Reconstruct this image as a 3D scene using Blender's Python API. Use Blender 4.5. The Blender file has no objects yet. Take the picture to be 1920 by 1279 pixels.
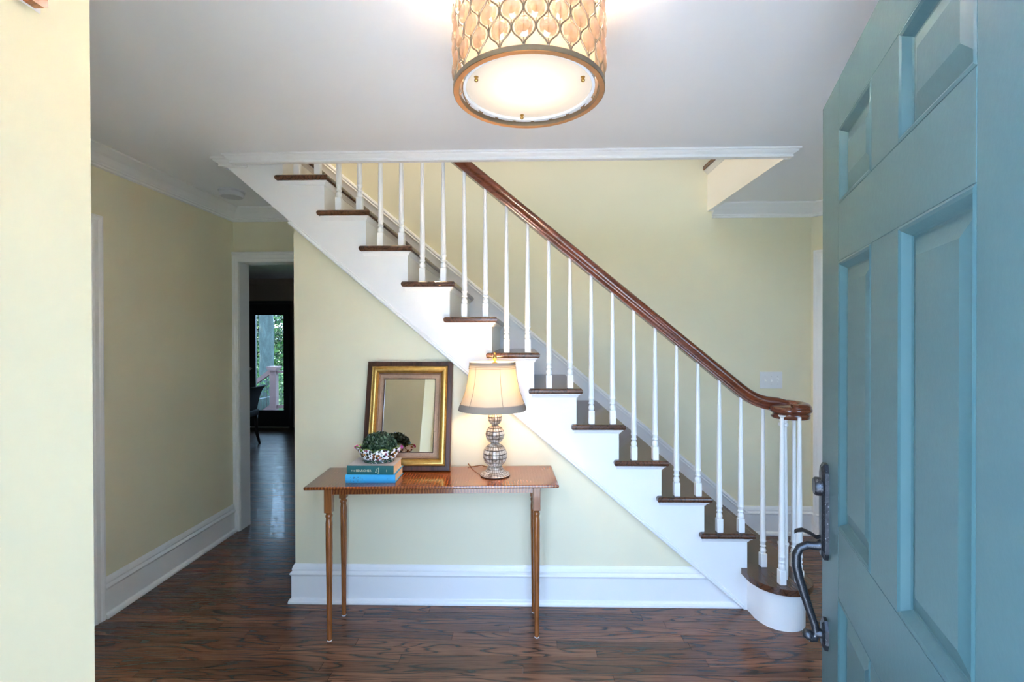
import bpy, bmesh, math, random
from mathutils import Vector, Matrix

random.seed(7)
S = bpy.context.scene
COL = S.collection
PI = math.pi

# ------------------------------------------------------------------ camera
CAM_H = 1.48
F_PX = 890.0
yaw, pitch, roll = math.atan(20 / F_PX), -math.atan(5.5 / F_PX), 0.0025
fw = Vector((-math.sin(yaw) * math.cos(pitch), math.cos(yaw) * math.cos(pitch), math.sin(pitch)))
rt = fw.cross(Vector((0, 0, 1))).normalized()
up = rt.cross(fw)
r2 = rt * math.cos(roll) - up * math.sin(roll)
u2 = rt * math.sin(roll) + up * math.cos(roll)
cd = bpy.data.cameras.new('camera')
cd.sensor_fit = 'HORIZONTAL'
cd.sensor_width = 36.0
cd.lens = 36.0 * F_PX / 1920.0
cd.clip_start = 0.02
cam = bpy.data.objects.new('camera', cd)
COL.objects.link(cam)
cam.matrix_world = Matrix(((r2.x, u2.x, -fw.x, 0), (r2.y, u2.y, -fw.y, 0), (r2.z, u2.z, -fw.z, CAM_H), (0, 0, 0, 1)))
S.camera = cam

# ------------------------------------------------------------------ world, daylight, exposure
w = bpy.data.worlds.new('sky')
S.world = w
w.use_nodes = True
bg = w.node_tree.nodes['Background']
bg.inputs[0].default_value = (0.44, 0.65, 1.0, 1)
bg.inputs[1].default_value = 6.4

# sun along the facade: it lights the porch and the garden, not the hall itself
sl = bpy.data.lights.new('sun', 'SUN')
sl.energy = 24.0
sl.angle = math.radians(1.0)
sl.color = (1.0, 0.96, 0.90)
sun = bpy.data.objects.new('sun', sl)
sun.rotation_euler = Vector((0.70, 0.05, -0.70)).to_track_quat('-Z', 'Y').to_euler()
COL.objects.link(sun)


def area(name, loc, rot, sx, sy, energy, color, portal=False):
    l = bpy.data.lights.new(name, 'AREA')
    l.shape = 'RECTANGLE'
    l.size, l.size_y = sx, sy
    l.energy = energy
    l.color = color
    l.cycles.is_portal = portal
    o = bpy.data.objects.new(name, l)
    o.location = loc
    o.rotation_euler = rot
    COL.objects.link(o)
    return o


# daylight portals in the door openings and the added windows (they only guide the sky light)
area('entry_daylight', (-0.01, 0.215, 1.03), (PI / 2, 0, 0), 0.90, 2.05, 1, (1, 1, 1), True)
area('added_upper_window_portal', (0.6, 0.22, 4.1), (PI / 2, 0, 0), 1.2, 1.2, 1, (1, 1, 1), True)
area('added_hall_window_portal', (2.0, 0.215, 1.425), (PI / 2, 0, 0), 1.1, 1.35, 1, (1, 1, 1), True)
area('added_far_window_portal', (-2.4, 8.0, 1.45), (-PI / 2, 0, 0), 1.8, 1.3, 1, (1, 1, 1), True)
area('garden_door_daylight', (-4.23, 8.02, 1.08), (-PI / 2, 0, 0), 0.56, 1.7, 1, (1, 1, 1), True)

S.view_settings.view_transform = 'Standard'
S.view_settings.look = 'None'
S.view_settings.gamma = 1.0
S.view_settings.use_curve_mapping = False
S.view_settings.exposure = 1.26
S.cycles.use_denoising = True
S.cycles.diffuse_bounces = 8
S.cycles.max_bounces = 14
S.cycles.transparent_max_bounces = 12
S.cycles.sample_clamp_indirect = 60.0
S.cycles.caustics_reflective = False
S.cycles.caustics_refractive = False


# ------------------------------------------------------------------ materials
class NT:
    def __init__(self, name):
        self.m = bpy.data.materials.new(name)
        self.m.use_nodes = True
        self.t = self.m.node_tree
        self.t.nodes.clear()
        self.out = self.n('ShaderNodeOutputMaterial')

    def n(self, typ, **kw):
        nd = self.t.nodes.new(typ)
        for k, v in kw.items():
            setattr(nd, k, v)
        return nd

    def l(self, a, b):
        self.t.links.new(a, b)

    def setin(self, nd, **kw):
        for k, v in kw.items():
            key = k.replace('_', ' ')
            if hasattr(v, 'is_output'):
                self.l(v, nd.inputs[key])
            else:
                nd.inputs[key].default_value = v
        return nd

    def math(self, op, a, b=None, c=None, clamp=False):
        nd = self.n('ShaderNodeMath', operation=op, use_clamp=clamp)
        for i, v in enumerate((a, b, c)):
            if v is None:
                continue
            if hasattr(v, 'is_output'):
                self.l(v, nd.inputs[i])
            else:
                nd.inputs[i].default_value = v
        return nd.outputs[0]

    def mix(self, fac, a, b, blend='MIX'):
        nd = self.n('ShaderNodeMix', data_type='RGBA', blend_type=blend)
        for i, v in ((0, fac), (6, a), (7, b)):
            if hasattr(v, 'is_output'):
                self.l(v, nd.inputs[i])
            else:
                nd.inputs[i].default_value = v if not isinstance(v, tuple) else (v + (1,) if len(v) == 3 else v)
        return nd.outputs[2]

    def coords(self, scale=(1, 1, 1), kind='Object', loc=None):
        tc = self.n('ShaderNodeTexCoord')
        mp = self.n('ShaderNodeMapping')
        mp.inputs['Scale'].default_value = scale
        self.l(tc.outputs[kind], mp.inputs['Vector'])
        if loc is not None:
            if hasattr(loc, 'is_output'):
                self.l(loc, mp.inputs['Location'])
            else:
                mp.inputs['Location'].default_value = loc
        return mp.outputs[0]

    def noise(self, vec, scale, detail=3, rough=0.55, dist=0.0):
        nd = self.n('ShaderNodeTexNoise')
        self.l(vec, nd.inputs['Vector'])
        nd.inputs['Scale'].default_value = scale
        nd.inputs['Detail'].default_value = detail
        nd.inputs['Roughness'].default_value = rough
        nd.inputs['Distortion'].default_value = dist
        return nd.outputs['Fac']

    def ramp(self, fac, stops):
        nd = self.n('ShaderNodeValToRGB')
        cr = nd.color_ramp
        while len(cr.elements) > 1:
            cr.elements.remove(cr.elements[-1])
        cr.elements[0].position = stops[0][0]
        cr.elements[0].color = tuple(stops[0][1]) + (1,)
        for p, c in stops[1:]:
            e = cr.elements.new(p)
            e.color = tuple(c) + (1,)
        self.l(fac, nd.inputs[0])
        return nd.outputs[0]

    def bump(self, h, strength=0.1, dist=0.01):
        nd = self.n('ShaderNodeBump')
        nd.inputs['Strength'].default_value = strength
        nd.inputs['Distance'].default_value = dist
        self.l(h, nd.inputs['Height'])
        return nd.outputs[0]

    def principled(self, color, rough=0.5, metal=0.0, normal=None, spec=0.5, coat=0.0, **kw):
        p = self.n('ShaderNodeBsdfPrincipled')
        for k, v in (('Base Color', color), ('Roughness', rough), ('Metallic', metal), ('Specular IOR Level', spec), ('Coat Weight', coat)):
            if hasattr(v, 'is_output'):
                self.l(v, p.inputs[k])
            else:
                p.inputs[k].default_value = v if not isinstance(v, tuple) else v + (1,)
        if normal is not None:
            self.l(normal, p.inputs['Normal'])
        return p.outputs[0]

    def done(self, sh):
        self.l(sh, self.out.inputs['Surface'])
        return self.m


def paint(name, col, rough=0.6, bump=0.06, bscale=260, vary=0.02, spec=0.4):
    t = NT(name)
    c = t.coords()
    nz = t.noise(c, bscale, 2)
    big = t.noise(c, 1.7, 3)
    lo = tuple(max(0, x * (1 - vary)) for x in col)
    hi = tuple(min(1, x * (1 + vary)) for x in col)
    colr = t.mix(big, lo, hi)
    return t.done(t.principled(colr, rough, spec=spec, normal=t.bump(nz, bump, 0.002)))


def wood(name, dark, mid, light, rough=0.3, along='X', ring=9.0, coat=0.0, tone=False, stretch=0.16, vein=0.75, spec=0.5):
    """stained oak: contour-line cathedral grain plus fine pores, running along one axis"""
    t = NT(name)
    ax = {'X': 0, 'Y': 1, 'Z': 2}[along]
    sc = [1.0, 1.0, 1.0]
    sc[ax] = stretch
    loc = None
    tn = None
    if tone:
        at = t.n('ShaderNodeAttribute', attribute_name='tone')
        tn = at.outputs['Fac']
        cmb = t.n('ShaderNodeCombineXYZ')
        t.l(t.math('MULTIPLY', tn, 37.0), cmb.inputs[0])
        t.l(t.math('MULTIPLY', tn, 91.0), cmb.inputs[1])
        t.l(t.math('MULTIPLY', tn, 53.0), cmb.inputs[2])
        loc = cmb.outputs[0]
    c = t.coords(tuple(sc), loc=loc)
    n1 = t.noise(c, ring, 2, 0.45, 0.25)
    rings = t.math('FRACT', t.math('MULTIPLY', n1, 13.0))
    line = t.ramp(rings, [(0.0, (1, 1, 1)), (0.10, (.8, .8, .8)), (0.24, (.15, .15, .15)), (0.80, (0, 0, 0)), (1.0, (.4, .4, .4))])
    sc2 = [170.0, 170.0, 170.0]
    sc2[ax] = 6.0
    c2 = t.coords(tuple(sc2), loc=loc)
    pores = t.noise(c2, 1.0, 3, 0.6)
    pores = t.math('MULTIPLY', t.math('SUBTRACT', pores, 0.42, clamp=True), 2.6, clamp=True)
    patch = t.noise(c, 4.0, 2)
    base = t.mix(patch, mid, light)
    base = t.mix(t.math('MULTIPLY', pores, 0.65), base, dark)
    base = t.mix(t.math('MULTIPLY', line, vein), base, dark)
    if tone:
        k = t.math('ADD', t.math('MULTIPLY', tn, 0.7), 0.65)
        cmb2 = t.n('ShaderNodeCombineXYZ')
        for i in range(3):
            t.l(k, cmb2.inputs[i])
        base = t.mix(1.0, base, cmb2.outputs[0], 'MULTIPLY')
    h = t.math('ADD', t.math('MULTIPLY', pores, -0.5), t.math('MULTIPLY', line, -0.3))
    return t.done(t.principled(base, rough, coat=coat, spec=spec, normal=t.bump(h, 0.12, 0.0015)))


M = {}
M['wall'] = paint('pale_yellow_wall_paint', (0.80, 0.75, 0.555), 0.62)
M['trim'] = paint('white_trim_paint', (0.86, 0.86, 0.86), 0.35, 0.02, 120, 0.01)
M['ceil'] = paint('white_ceiling_paint', (0.86, 0.87, 0.89), 0.8)
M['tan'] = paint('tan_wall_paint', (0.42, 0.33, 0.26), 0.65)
M['floor'] = wood('stained_oak_floor', (0.016, 0.007, 0.005), (0.130, 0.052, 0.027), (0.215, 0.094, 0.050), 0.27, 'X', 9.0, tone=True, coat=0.15, stretch=0.11, vein=0.95)
M['tread'] = wood('stained_oak_tread', (0.012, 0.006, 0.004), (0.088, 0.035, 0.018), (0.150, 0.062, 0.032), 0.26, 'Y', 8.0, coat=0.2)
M['nosing'] = wood('stained_oak_nosing', (0.02, 0.008, 0.004), (0.14, 0.05, 0.025), (0.22, 0.08, 0.035), 0.25, 'Y', 9.0, coat=0.2)
M['rail'] = wood('mahogany_handrail', (0.03, 0.008, 0.005), (0.13, 0.032, 0.015), (0.22, 0.06, 0.026), 0.2, 'X', 10.0, coat=0.4, vein=0.5)
M['teal'] = paint('teal_door_paint', (0.040, 0.092, 0.100), 0.4, 0.10, 90, 0.04)
M['black'] = paint('black_door_paint', (0.012, 0.012, 0.013), 0.35, 0.02)
M['plastic'] = paint('white_plastic', (0.78, 0.78, 0.78), 0.4, 0.0)
M['detector'] = paint('blue_grey_plastic', (0.60, 0.61, 0.66), 0.4, 0.0)  # darker and bluer than the white plastic
M['pink'] = paint('weathered_pink_deck_paint', (0.15, 0.095, 0.092), 0.7)
M['stone'] = paint('grey_porch_stone', (0.44, 0.47, 0.51), 0.8, 0.3, 40, 0.12)


def simple(name, col, rough=0.5, metal=0.0, **kw):
    t = NT(name)
    c = t.coords()
    nz = t.noise(c, 60, 3)
    cc = t.mix(nz, tuple(x * 0.88 for x in col), tuple(min(1, x * 1.12) for x in col))
    return t.done(t.principled(cc, rough, metal, **kw))


M['brass'] = simple('antique_brass', (0.55, 0.33, 0.10), 0.3, 1.0)
M['steel'] = simple('brushed_nickel', (0.6, 0.6, 0.58), 0.3, 1.0)
M['rod'] = simple('black_rail_rod', (0.03, 0.03, 0.03), 0.4)
M['grass'] = simple('shaded_grass', (0.04, 0.09, 0.025), 0.9)
M['paper'] = None

# tiger maple: stripes across the grain
def tiger(name, along='X'):
    t = NT(name)
    sc = [1, 1, 1]
    sc[{'X': 0, 'Z': 2}[along]] = 1
    c = t.coords()
    wv = t.n('ShaderNodeTexWave', wave_type='BANDS', bands_direction=along)
    t.l(c, wv.inputs['Vector'])
    wv.inputs['Scale'].default_value = 21
    wv.inputs['Distortion'].default_value = 4.5
    wv.inputs['Detail'].default_value = 2.5
    wv.inputs['Detail Scale'].default_value = 1.3
    n = t.noise(c, 6, 3)
    k = t.math('MULTIPLY', wv.outputs['Fac'], t.math('ADD', n, 0.15))
    col = t.ramp(k, [(0.0, (0.13, 0.030, 0.008)), (0.45, (0.25, 0.066, 0.015)), (1.0, (0.44, 0.15, 0.034))])
    return t.done(t.principled(col, 0.2, coat=0.5))


M['maple_top'] = tiger('tiger_maple_top')
M['maple'] = wood('honey_maple_leg', (0.10, 0.028, 0.008), (0.27, 0.088, 0.022), (0.36, 0.125, 0.034), 0.25, 'Z', 7, coat=0.4, vein=0.35)


def gold(name, lo, hi, metal=0.85, rough=0.32):
    t = NT(name)
    c = t.coords()
    n = t.noise(c, 45, 5, 0.7)
    spots = t.math('GREATER_THAN', t.noise(c, 130, 2), 0.70)
    col = t.mix(n, lo, hi)
    col = t.mix(t.math('MULTIPLY', spots, 0.8), col, (0.05, 0.02, 0.01))
    return t.done(t.principled(col, rough, metal, normal=t.bump(n, 0.15, 0.002)))


M['gold'] = gold('worn_gold_leaf', (0.42, 0.22, 0.05), (0.80, 0.53, 0.16))
M['rose_gold'] = gold('rubbed_bronze_leaf', (0.26, 0.15, 0.09), (0.46, 0.30, 0.20), 0.5, 0.4)
M['frame_brown'] = wood('dark_walnut_frame', (0.012, 0.005, 0.003), (0.055, 0.02, 0.012), (0.09, 0.034, 0.02), 0.3, 'Z', 8)


def mirror_mat():
    t = NT('silvered_mirror')
    g = t.n('ShaderNodeBsdfGlossy')
    g.inputs['Color'].default_value = (0.86, 0.87, 0.85, 1)
    g.inputs['Roughness'].default_value = 0.005
    return t.done(g.outputs[0])


M['mirror'] = mirror_mat()


def glass_mat():
    t = NT('window_glass')
    tr = t.n('ShaderNodeBsdfTransparent')
    tr.inputs[0].default_value = (0.80, 0.84, 0.83, 1)
    gl = t.n('ShaderNodeBsdfGlossy')
    gl.inputs['Roughness'].default_value = 0.02
    mx = t.n('ShaderNodeMixShader')
    fr = t.n('ShaderNodeFresnel')
    fr.inputs[0].default_value = 1.45
    t.l(fr.outputs[0], mx.inputs[0])
    t.l(tr.outputs[0], mx.inputs[1])
    t.l(gl.outputs[0], mx.inputs[2])
    return t.done(mx.outputs[0])


M['glass'] = glass_mat()


def fabric(name, col, trans, weave=700, tmix=0.6):
    t = NT(name)
    c = t.coords()
    n = t.noise(c, weave, 2)
    d = t.n('ShaderNodeBsdfDiffuse')
    d.inputs[0].default_value = col + (1,)
    tr = t.n('ShaderNodeBsdfTranslucent')
    tr.inputs[0].default_value = trans + (1,)
    nb = t.bump(n, 0.2, 0.001)
    t.l(nb, d.inputs['Normal'])
    mx = t.n('ShaderNodeMixShader')
    mx.inputs[0].default_value = tmix
    t.l(d.outputs[0], mx.inputs[1])
    t.l(tr.outputs[0], mx.inputs[2])
    return t.done(mx.outputs[0])


M['shade'] = fabric('cream_lampshade_fabric', (0.74, 0.68, 0.56), (0.20, 0.155, 0.092), tmix=0.4)
M['shade_band'] = fabric('taupe_shade_trim', (0.34, 0.30, 0.26), (0.25, 0.17, 0.09), tmix=0.15)
M['drum'] = fabric('cream_drum_fabric', (0.80, 0.70, 0.56), (0.0056, 0.0037, 0.0022), tmix=0.5)
M['diffuser'] = fabric('frosted_diffuser', (0.9, 0.88, 0.82), (0.0030, 0.0024, 0.0016), 300, 0.5)


def crystal():
    t = NT('faceted_crystal')
    tr = t.n('ShaderNodeBsdfTransparent')
    tr.inputs[0].default_value = (0.96, 0.88, 0.80, 1)
    g = t.n('ShaderNodeBsdfGlossy')
    g.inputs['Color'].default_value = (1, 0.93, 0.88, 1)
    g.inputs['Roughness'].default_value = 0.08
    d = t.n('ShaderNodeBsdfTranslucent')
    d.inputs['Color'].default_value = (0.82, 0.68, 0.58, 1)
    m1 = t.n('ShaderNodeMixShader')
    m1.inputs[0].default_value = 0.45
    t.l(tr.outputs[0], m1.inputs[1])
    t.l(d.outputs[0], m1.inputs[2])
    m2 = t.n('ShaderNodeMixShader')
    m2.inputs[0].default_value = 0.2
    t.l(m1.outputs[0], m2.inputs[1])
    t.l(g.outputs[0], m2.inputs[2])
    return t.done(m2.outputs[0])


M['crystal'] = crystal()
M['bronze'] = simple('burnished_silver_bronze', (0.30, 0.24, 0.17), 0.38, 0.85)
M['copper'] = simple('rim_copper_gilding', (0.62, 0.30, 0.12), 0.4, 0.7)


def iron():
    t = NT('hammered_black_iron')
    c = t.coords()
    n = t.noise(c, 90, 3)
    sp = t.math('GREATER_THAN', t.noise(c, 420, 1), 0.70)
    col = t.mix(n, (0.018, 0.02, 0.026), (0.06, 0.065, 0.075))
    col = t.mix(t.math('MULTIPLY', sp, 0.5), col, (0.35, 0.37, 0.4))
    return t.done(t.principled(col, 0.34, 0.75, normal=t.bump(n, 0.35, 0.003)))


M['iron'] = iron()


def shell_tile():
    t = NT('capiz_shell_tile')
    c = t.coords()
    n = t.noise(c, 34, 4, 0.7)
    col = t.ramp(n, [(0.30, (0.16, 0.10, 0.07)), (0.43, (0.42, 0.32, 0.24)), (0.56, (0.66, 0.58, 0.50)), (0.75, (0.84, 0.80, 0.75))])
    return t.done(t.principled(col, 0.22, coat=0.4))


M['shell'] = shell_tile()
M['grout'] = simple('dark_brown_grout', (0.035, 0.018, 0.010), 0.6)


def majolica():
    t = NT('painted_majolica_glaze')
    c = t.coords()
    v = t.n('ShaderNodeTexVoronoi', feature='F1')
    t.l(c, v.inputs['Vector'])
    v.inputs['Scale'].default_value = 75
    d = v.outputs['Distance']
    v2 = t.n('ShaderNodeTexVoronoi', feature='F1')
    t.l(c, v2.inputs['Vector'])
    v2.inputs['Scale'].default_value = 46
    leaf = t.math('LESS_THAN', d, 0.54)
    pick = t.n('ShaderNodeSeparateColor')
    t.l(v.outputs['Color'], pick.inputs[0])
    dc = t.ramp(pick.outputs[0], [(0.0, (0.012, 0.02, 0.012)), (0.35, (0.02, 0.05, 0.025)), (0.36, (0.05, 0.02, 0.012)), (0.62, (0.16, 0.05, 0.02)), (0.63, (0.02, 0.03, 0.02)), (0.86, (0.45, 0.20, 0.05)), (0.87, (0.25, 0.06, 0.09))])
    white = (0.84, 0.85, 0.88)
    keep = t.math('GREATER_THAN', t.noise(c, 21, 2), 0.38)
    col = t.mix(t.math('MULTIPLY', leaf, keep), white, dc)
    col = t.mix(t.math('MULTIPLY', t.math('LESS_THAN', v2.outputs['Distance'], 0.17), 1.0), col, (0.03, 0.025, 0.02))
    at = t.n('ShaderNodeAttribute', attribute_name='paint')
    sp = t.n('ShaderNodeSeparateColor')
    t.l(at.outputs['Color'], sp.inputs[0])
    col = t.mix(sp.outputs[1], col, (0.16, 0.25, 0.035))
    col = t.mix(sp.outputs[0], col, (0.52, 0.07, 0.28))
    col = t.mix(t.math('MULTIPLY', sp.outputs[2], t.math('GREATER_THAN', t.noise(c, 150, 1), 0.42)), col, (0.02, 0.065, 0.045))
    return t.done(t.principled(col, 0.12, coat=0.6))


M['majolica'] = majolica()


def leafmat(name, lo, hi, rough=0.35, trans=0.25):
    t = NT(name)
    g = t.n('ShaderNodeNewGeometry')
    r = g.outputs['Random Per Island']
    col = t.ramp(r, [(0.0, lo), (0.65, tuple(a + (b - a) * 0.3 for a, b in zip(lo, hi))), (1.0, hi)])
    p = t.principled(col, rough)
    tr = t.n('ShaderNodeBsdfTranslucent')
    t.l(col, tr.inputs[0])
    mx = t.n('ShaderNodeMixShader')
    mx.inputs[0].default_value = trans
    t.l(p, mx.inputs[1])
    t.l(tr.outputs[0], mx.inputs[2])
    return t.done(mx.outputs[0])


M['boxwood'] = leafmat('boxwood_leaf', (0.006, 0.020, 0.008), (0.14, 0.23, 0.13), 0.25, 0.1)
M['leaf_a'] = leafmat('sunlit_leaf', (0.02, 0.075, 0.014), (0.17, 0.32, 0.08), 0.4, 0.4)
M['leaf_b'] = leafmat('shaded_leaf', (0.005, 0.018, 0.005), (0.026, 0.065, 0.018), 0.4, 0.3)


def bark():
    t = NT('lichen_bark')
    c = t.coords((1, 1, 0.35))
    n = t.noise(c, 9, 5, 0.7)
    n2 = t.noise(t.coords(), 38, 3, 0.6)
    col = t.ramp(n, [(0.25, (0.018, 0.022, 0.020)), (0.5, (0.05, 0.065, 0.062)), (0.7, (0.10, 0.125, 0.12))])
    col = t.mix(t.math('MULTIPLY', n2, 0.6), col, (0.07, 0.09, 0.08))
    return t.done(t.principled(col, 0.9, normal=t.bump(n, 0.6, 0.05)))


M['bark'] = bark()


def pages():
    t = NT('page_block_edges')
    wv = t.n('ShaderNodeTexWave', wave_type='BANDS', bands_direction='Z')
    t.l(t.coords(), wv.inputs['Vector'])
    wv.inputs['Scale'].default_value = 260
    wv.inputs['Distortion'].default_value = 1.5
    col = t.mix(wv.outputs['Fac'], (0.62, 0.43, 0.28), (0.76, 0.58, 0.42))
    return t.done(t.principled(col, 0.8))


M['pages'] = pages()


def cloth(name, a, b, sc=900):
    t = NT(name)
    n = t.noise(t.coords(), sc, 2)
    col = t.mix(n, a, b)
    return t.done(t.principled(col, 0.65, normal=t.bump(n, 0.3, 0.001)))


M['green_cloth'] = cloth('dark_teal_book_cloth', (0.006, 0.085, 0.085), (0.012, 0.13, 0.125))
M['blue_cloth'] = cloth('bright_blue_book_cloth', (0.025, 0.31, 0.60), (0.05, 0.42, 0.74))
M['grey_board'] = cloth('pale_grey_book_board', (0.50, 0.46, 0.45), (0.58, 0.54, 0.53))
M['foil'] = simple('pale_gold_foil_print', (0.80, 0.72, 0.50), 0.4)
M['faded_print'] = simple('faded_navy_spine_print', (0.03, 0.15, 0.30), 0.6)
M['leather'] = cloth('black_chair_leather', (0.008, 0.007, 0.007), (0.016, 0.013, 0.012), 200)
M['chair_wood'] = wood('espresso_chair_leg', (0.004, 0.002, 0.002), (0.016, 0.008, 0.006), (0.028, 0.014, 0.01), 0.3, 'Z')


# ------------------------------------------------------------------ geometry helpers
def obj(name, bm, mat, parent=None, loc=None, smooth=False, rot=None, auto=None):
    me = bpy.data.meshes.new(name)
    bmesh.ops.recalc_face_normals(bm, faces=bm.faces)
    bm.to_mesh(me)
    bm.free()
    mats = mat if isinstance(mat, (list, tuple)) else [mat]
    for mm in mats:
        me.materials.append(M[mm] if isinstance(mm, str) else mm)
    if smooth:
        me.polygons.foreach_set('use_smooth', [True] * len(me.polygons))
        if auto is not None:
            me.set_sharp_from_angle(angle=math.radians(auto))
    o = bpy.data.objects.new(name, me)
    COL.objects.link(o)
    if parent is not None:
        o.parent = parent
    if loc is not None:
        o.location = loc
    if rot is not None:
        o.rotation_euler = rot
    return o


def dup(o, parent, loc=None, rot=None):
    c = o.copy()
    COL.objects.link(c)
    c.parent = parent
    if loc is not None:
        c.location = loc
    if rot is not None:
        c.rotation_euler = rot
    return c


def tag(o, label, cat=None, kind=None, group=None):
    o['label'] = label
    if cat:
        o['category'] = cat
    if kind:
        o['kind'] = kind
    if group:
        o['group'] = group
    return o


def empty(name, loc=(0, 0, 0), rz=0.0):
    o = bpy.data.objects.new(name, None)
    o.empty_display_size = 0.1
    o.location = loc
    o.rotation_euler = (0, 0, rz)
    COL.objects.link(o)
    return o


def struct(name, bm, mat, label, cat, parent=None, **kw):
    o = obj(name, bm, mat, parent, **kw)
    if parent is None:
        tag(o, label, cat, 'structure')
    return o


def BM():
    return bmesh.new()


def box(bm, x0, x1, y0, y1, z0, z1, mi=0):
    v = [bm.verts.new((x, y, z)) for z in (z0, z1) for y in (y0, y1) for x in (x0, x1)]
    for f in ((0, 2, 3, 1), (4, 5, 7, 6), (0, 1, 5, 4), (2, 6, 7, 3), (0, 4, 6, 2), (1, 3, 7, 5)):
        bm.faces.new([v[i] for i in f]).material_index = mi
    return v


def bevel(bm, width, seg=2, edges=None):
    bmesh.ops.bevel(bm, geom=list(edges if edges is not None else bm.edges), offset=width, segments=seg, profile=0.5, affect='EDGES', clamp_overlap=True)


def bbox(bm, x0, x1, y0, y1, z0, z1, bev=0.003, seg=2):
    t = bmesh.new()
    box(t, x0, x1, y0, y1, z0, z1)
    bevel(t, bev, seg)
    me = bpy.data.meshes.new('t')
    t.to_mesh(me)
    t.free()
    bm.from_mesh(me)
    bpy.data.meshes.remove(me)


def prism(bm, pts, axis, a, b):
    """extrude a 2D polygon along an axis. axis 'Y': pts are (x,z); 'Z': (x,y); 'X': (y,z)"""
    def P(p, t):
        return {'Y': (p[0], t, p[1]), 'Z': (p[0], p[1], t), 'X': (t, p[0], p[1])}[axis]
    A = [bm.verts.new(P(p, a)) for p in pts]
    B = [bm.verts.new(P(p, b)) for p in pts]
    n = len(pts)
    bm.faces.new(A)
    bm.faces.new(B[::-1])
    for i in range(n):
        bm.faces.new((A[i], A[(i + 1) % n], B[(i + 1) % n], B[i]))


def lathe(bm, prof, seg=24, center=(0, 0, 0), cap=True, sx=1, sy=1, mi=0):
    """prof: list of (r, z)"""
    rings = []
    for r, z in prof:
        if r < 1e-6:
            rings.append([bm.verts.new((center[0], center[1], center[2] + z))])
        else:
            rings.append([bm.verts.new((center[0] + sx * r * math.cos(2 * PI * i / seg), center[1] + sy * r * math.sin(2 * PI * i / seg), center[2] + z)) for i in range(seg)])
    for a, b in zip(rings[:-1], rings[1:]):
        if len(a) == 1 and len(b) == 1:
            continue
        for i in range(seg):
            j = (i + 1) % seg
            if len(a) == 1:
                bm.faces.new((a[0], b[i], b[j])).material_index = mi
            elif len(b) == 1:
                bm.faces.new((a[i], a[j], b[0])).material_index = mi
            else:
                bm.faces.new((a[i], a[j], b[j], b[i])).material_index = mi
    if cap:
        for r in (rings[0], rings[-1]):
            if len(r) > 1:
                bm.faces.new(r).material_index = mi


def tube(bm, pts, rad, seg=8, closed=False, cap=True):
    pts = [Vector(p) for p in pts]
    n = len(pts)
    rads = rad if isinstance(rad, (list, tuple)) else [rad] * n
    prev = None
    rings = []
    for i, p in enumerate(pts):
        if closed:
            t = (pts[(i + 1) % n] - pts[i - 1]).normalized()
        else:
            t = (pts[min(i + 1, n - 1)] - pts[max(i - 1, 0)]).normalized()
        if prev is None:
            a = t.orthogonal().normalized()
        else:
            a = (prev - t * prev.dot(t)).normalized()
        prev = a
        b = t.cross(a)
        rings.append([bm.verts.new(p + (a * math.cos(2 * PI * k / seg) + b * math.sin(2 * PI * k / seg)) * rads[i]) for k in range(seg)])
    m = n if closed else n - 1
    for i in range(m):
        A, B = rings[i], rings[(i + 1) % n]
        for k in range(seg):
            bm.faces.new((A[k], A[(k + 1) % seg], B[(k + 1) % seg], B[k]))
    if cap and not closed:
        bm.faces.new(rings[0])
        bm.faces.new(rings[-1])


def sweep(bm, path, prof, N, side=1, closed=False, scale=None):
    """mitred moulding: path in a plane with normal N; prof points (out, up) with out = side*(N x t), up = N"""
    N = Vector(N).normalized()
    path = [Vector(p) for p in path]
    n = len(path)
    rings = []
    for i, p in enumerate(path):
        ti = (path[(i + 1) % n] - p) if (closed or i < n - 1) else (p - path[i - 1])
        tp = (p - path[i - 1]) if (closed or i > 0) else ti
        o1 = N.cross(tp.normalized()) * side
        o2 = N.cross(ti.normalized()) * side
        m = (o1 + o2)
        m = m / max(1e-6, m.dot(o1)) if m.length > 1e-6 else o1
        rings.append([bm.verts.new(p + m * a + N * b) for a, b in prof])
    k = len(prof)
    for i in range(n if closed else n - 1):
        A, B = rings[i], rings[(i + 1) % n]
        for j in range(k):
            bm.faces.new((A[j], A[(j + 1) % k], B[(j + 1) % k], B[j]))
    if not closed:
        bm.faces.new(rings[0])
        bm.faces.new(rings[-1])


def text_mesh(name, txt, size, mat, parent, loc, rot, extrude=0.0004, align='LEFT', spacing=1.0):
    cu = bpy.data.curves.new(name, 'FONT')
    cu.body = txt
    cu.size = size
    cu.extrude = extrude
    cu.align_x = align
    cu.align_y = 'CENTER'
    cu.space_character = spacing
    cu.space_line = 0.85
    t = bpy.data.objects.new(name, cu)
    COL.objects.link(t)
    bpy.context.view_layer.update()
    me = bpy.data.meshes.new_from_object(t.evaluated_get(bpy.context.evaluated_depsgraph_get()))
    bpy.data.objects.remove(t)
    me.materials.clear()
    me.materials.append(M[mat])
    o = bpy.data.objects.new(name, me)
    COL.objects.link(o)
    o.parent = parent
    o.location = loc
    o.rotation_euler = rot
    return o


# ------------------------------------------------------------------ dimensions of the place
CEIL = 2.472
UP = 2.765           # upper floor level
WL = -2.222          # left wall face
WB = 3.60            # back wall face
WF = 0.375           # inside face of the front wall
WR = 2.9
RISE, RUN = 0.1955, 0.231
T1 = 0.2275


def tread_z(k):
    return T1 + RISE * (k - 1)


def riser_x(k):
    return 1.217 - RUN * (k - 2)


SF = 2.60            # stringer face
BAL_Y = 2.602


def string_low(x):
    return 0.035 + 0.845 * (1.2 - x)


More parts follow.
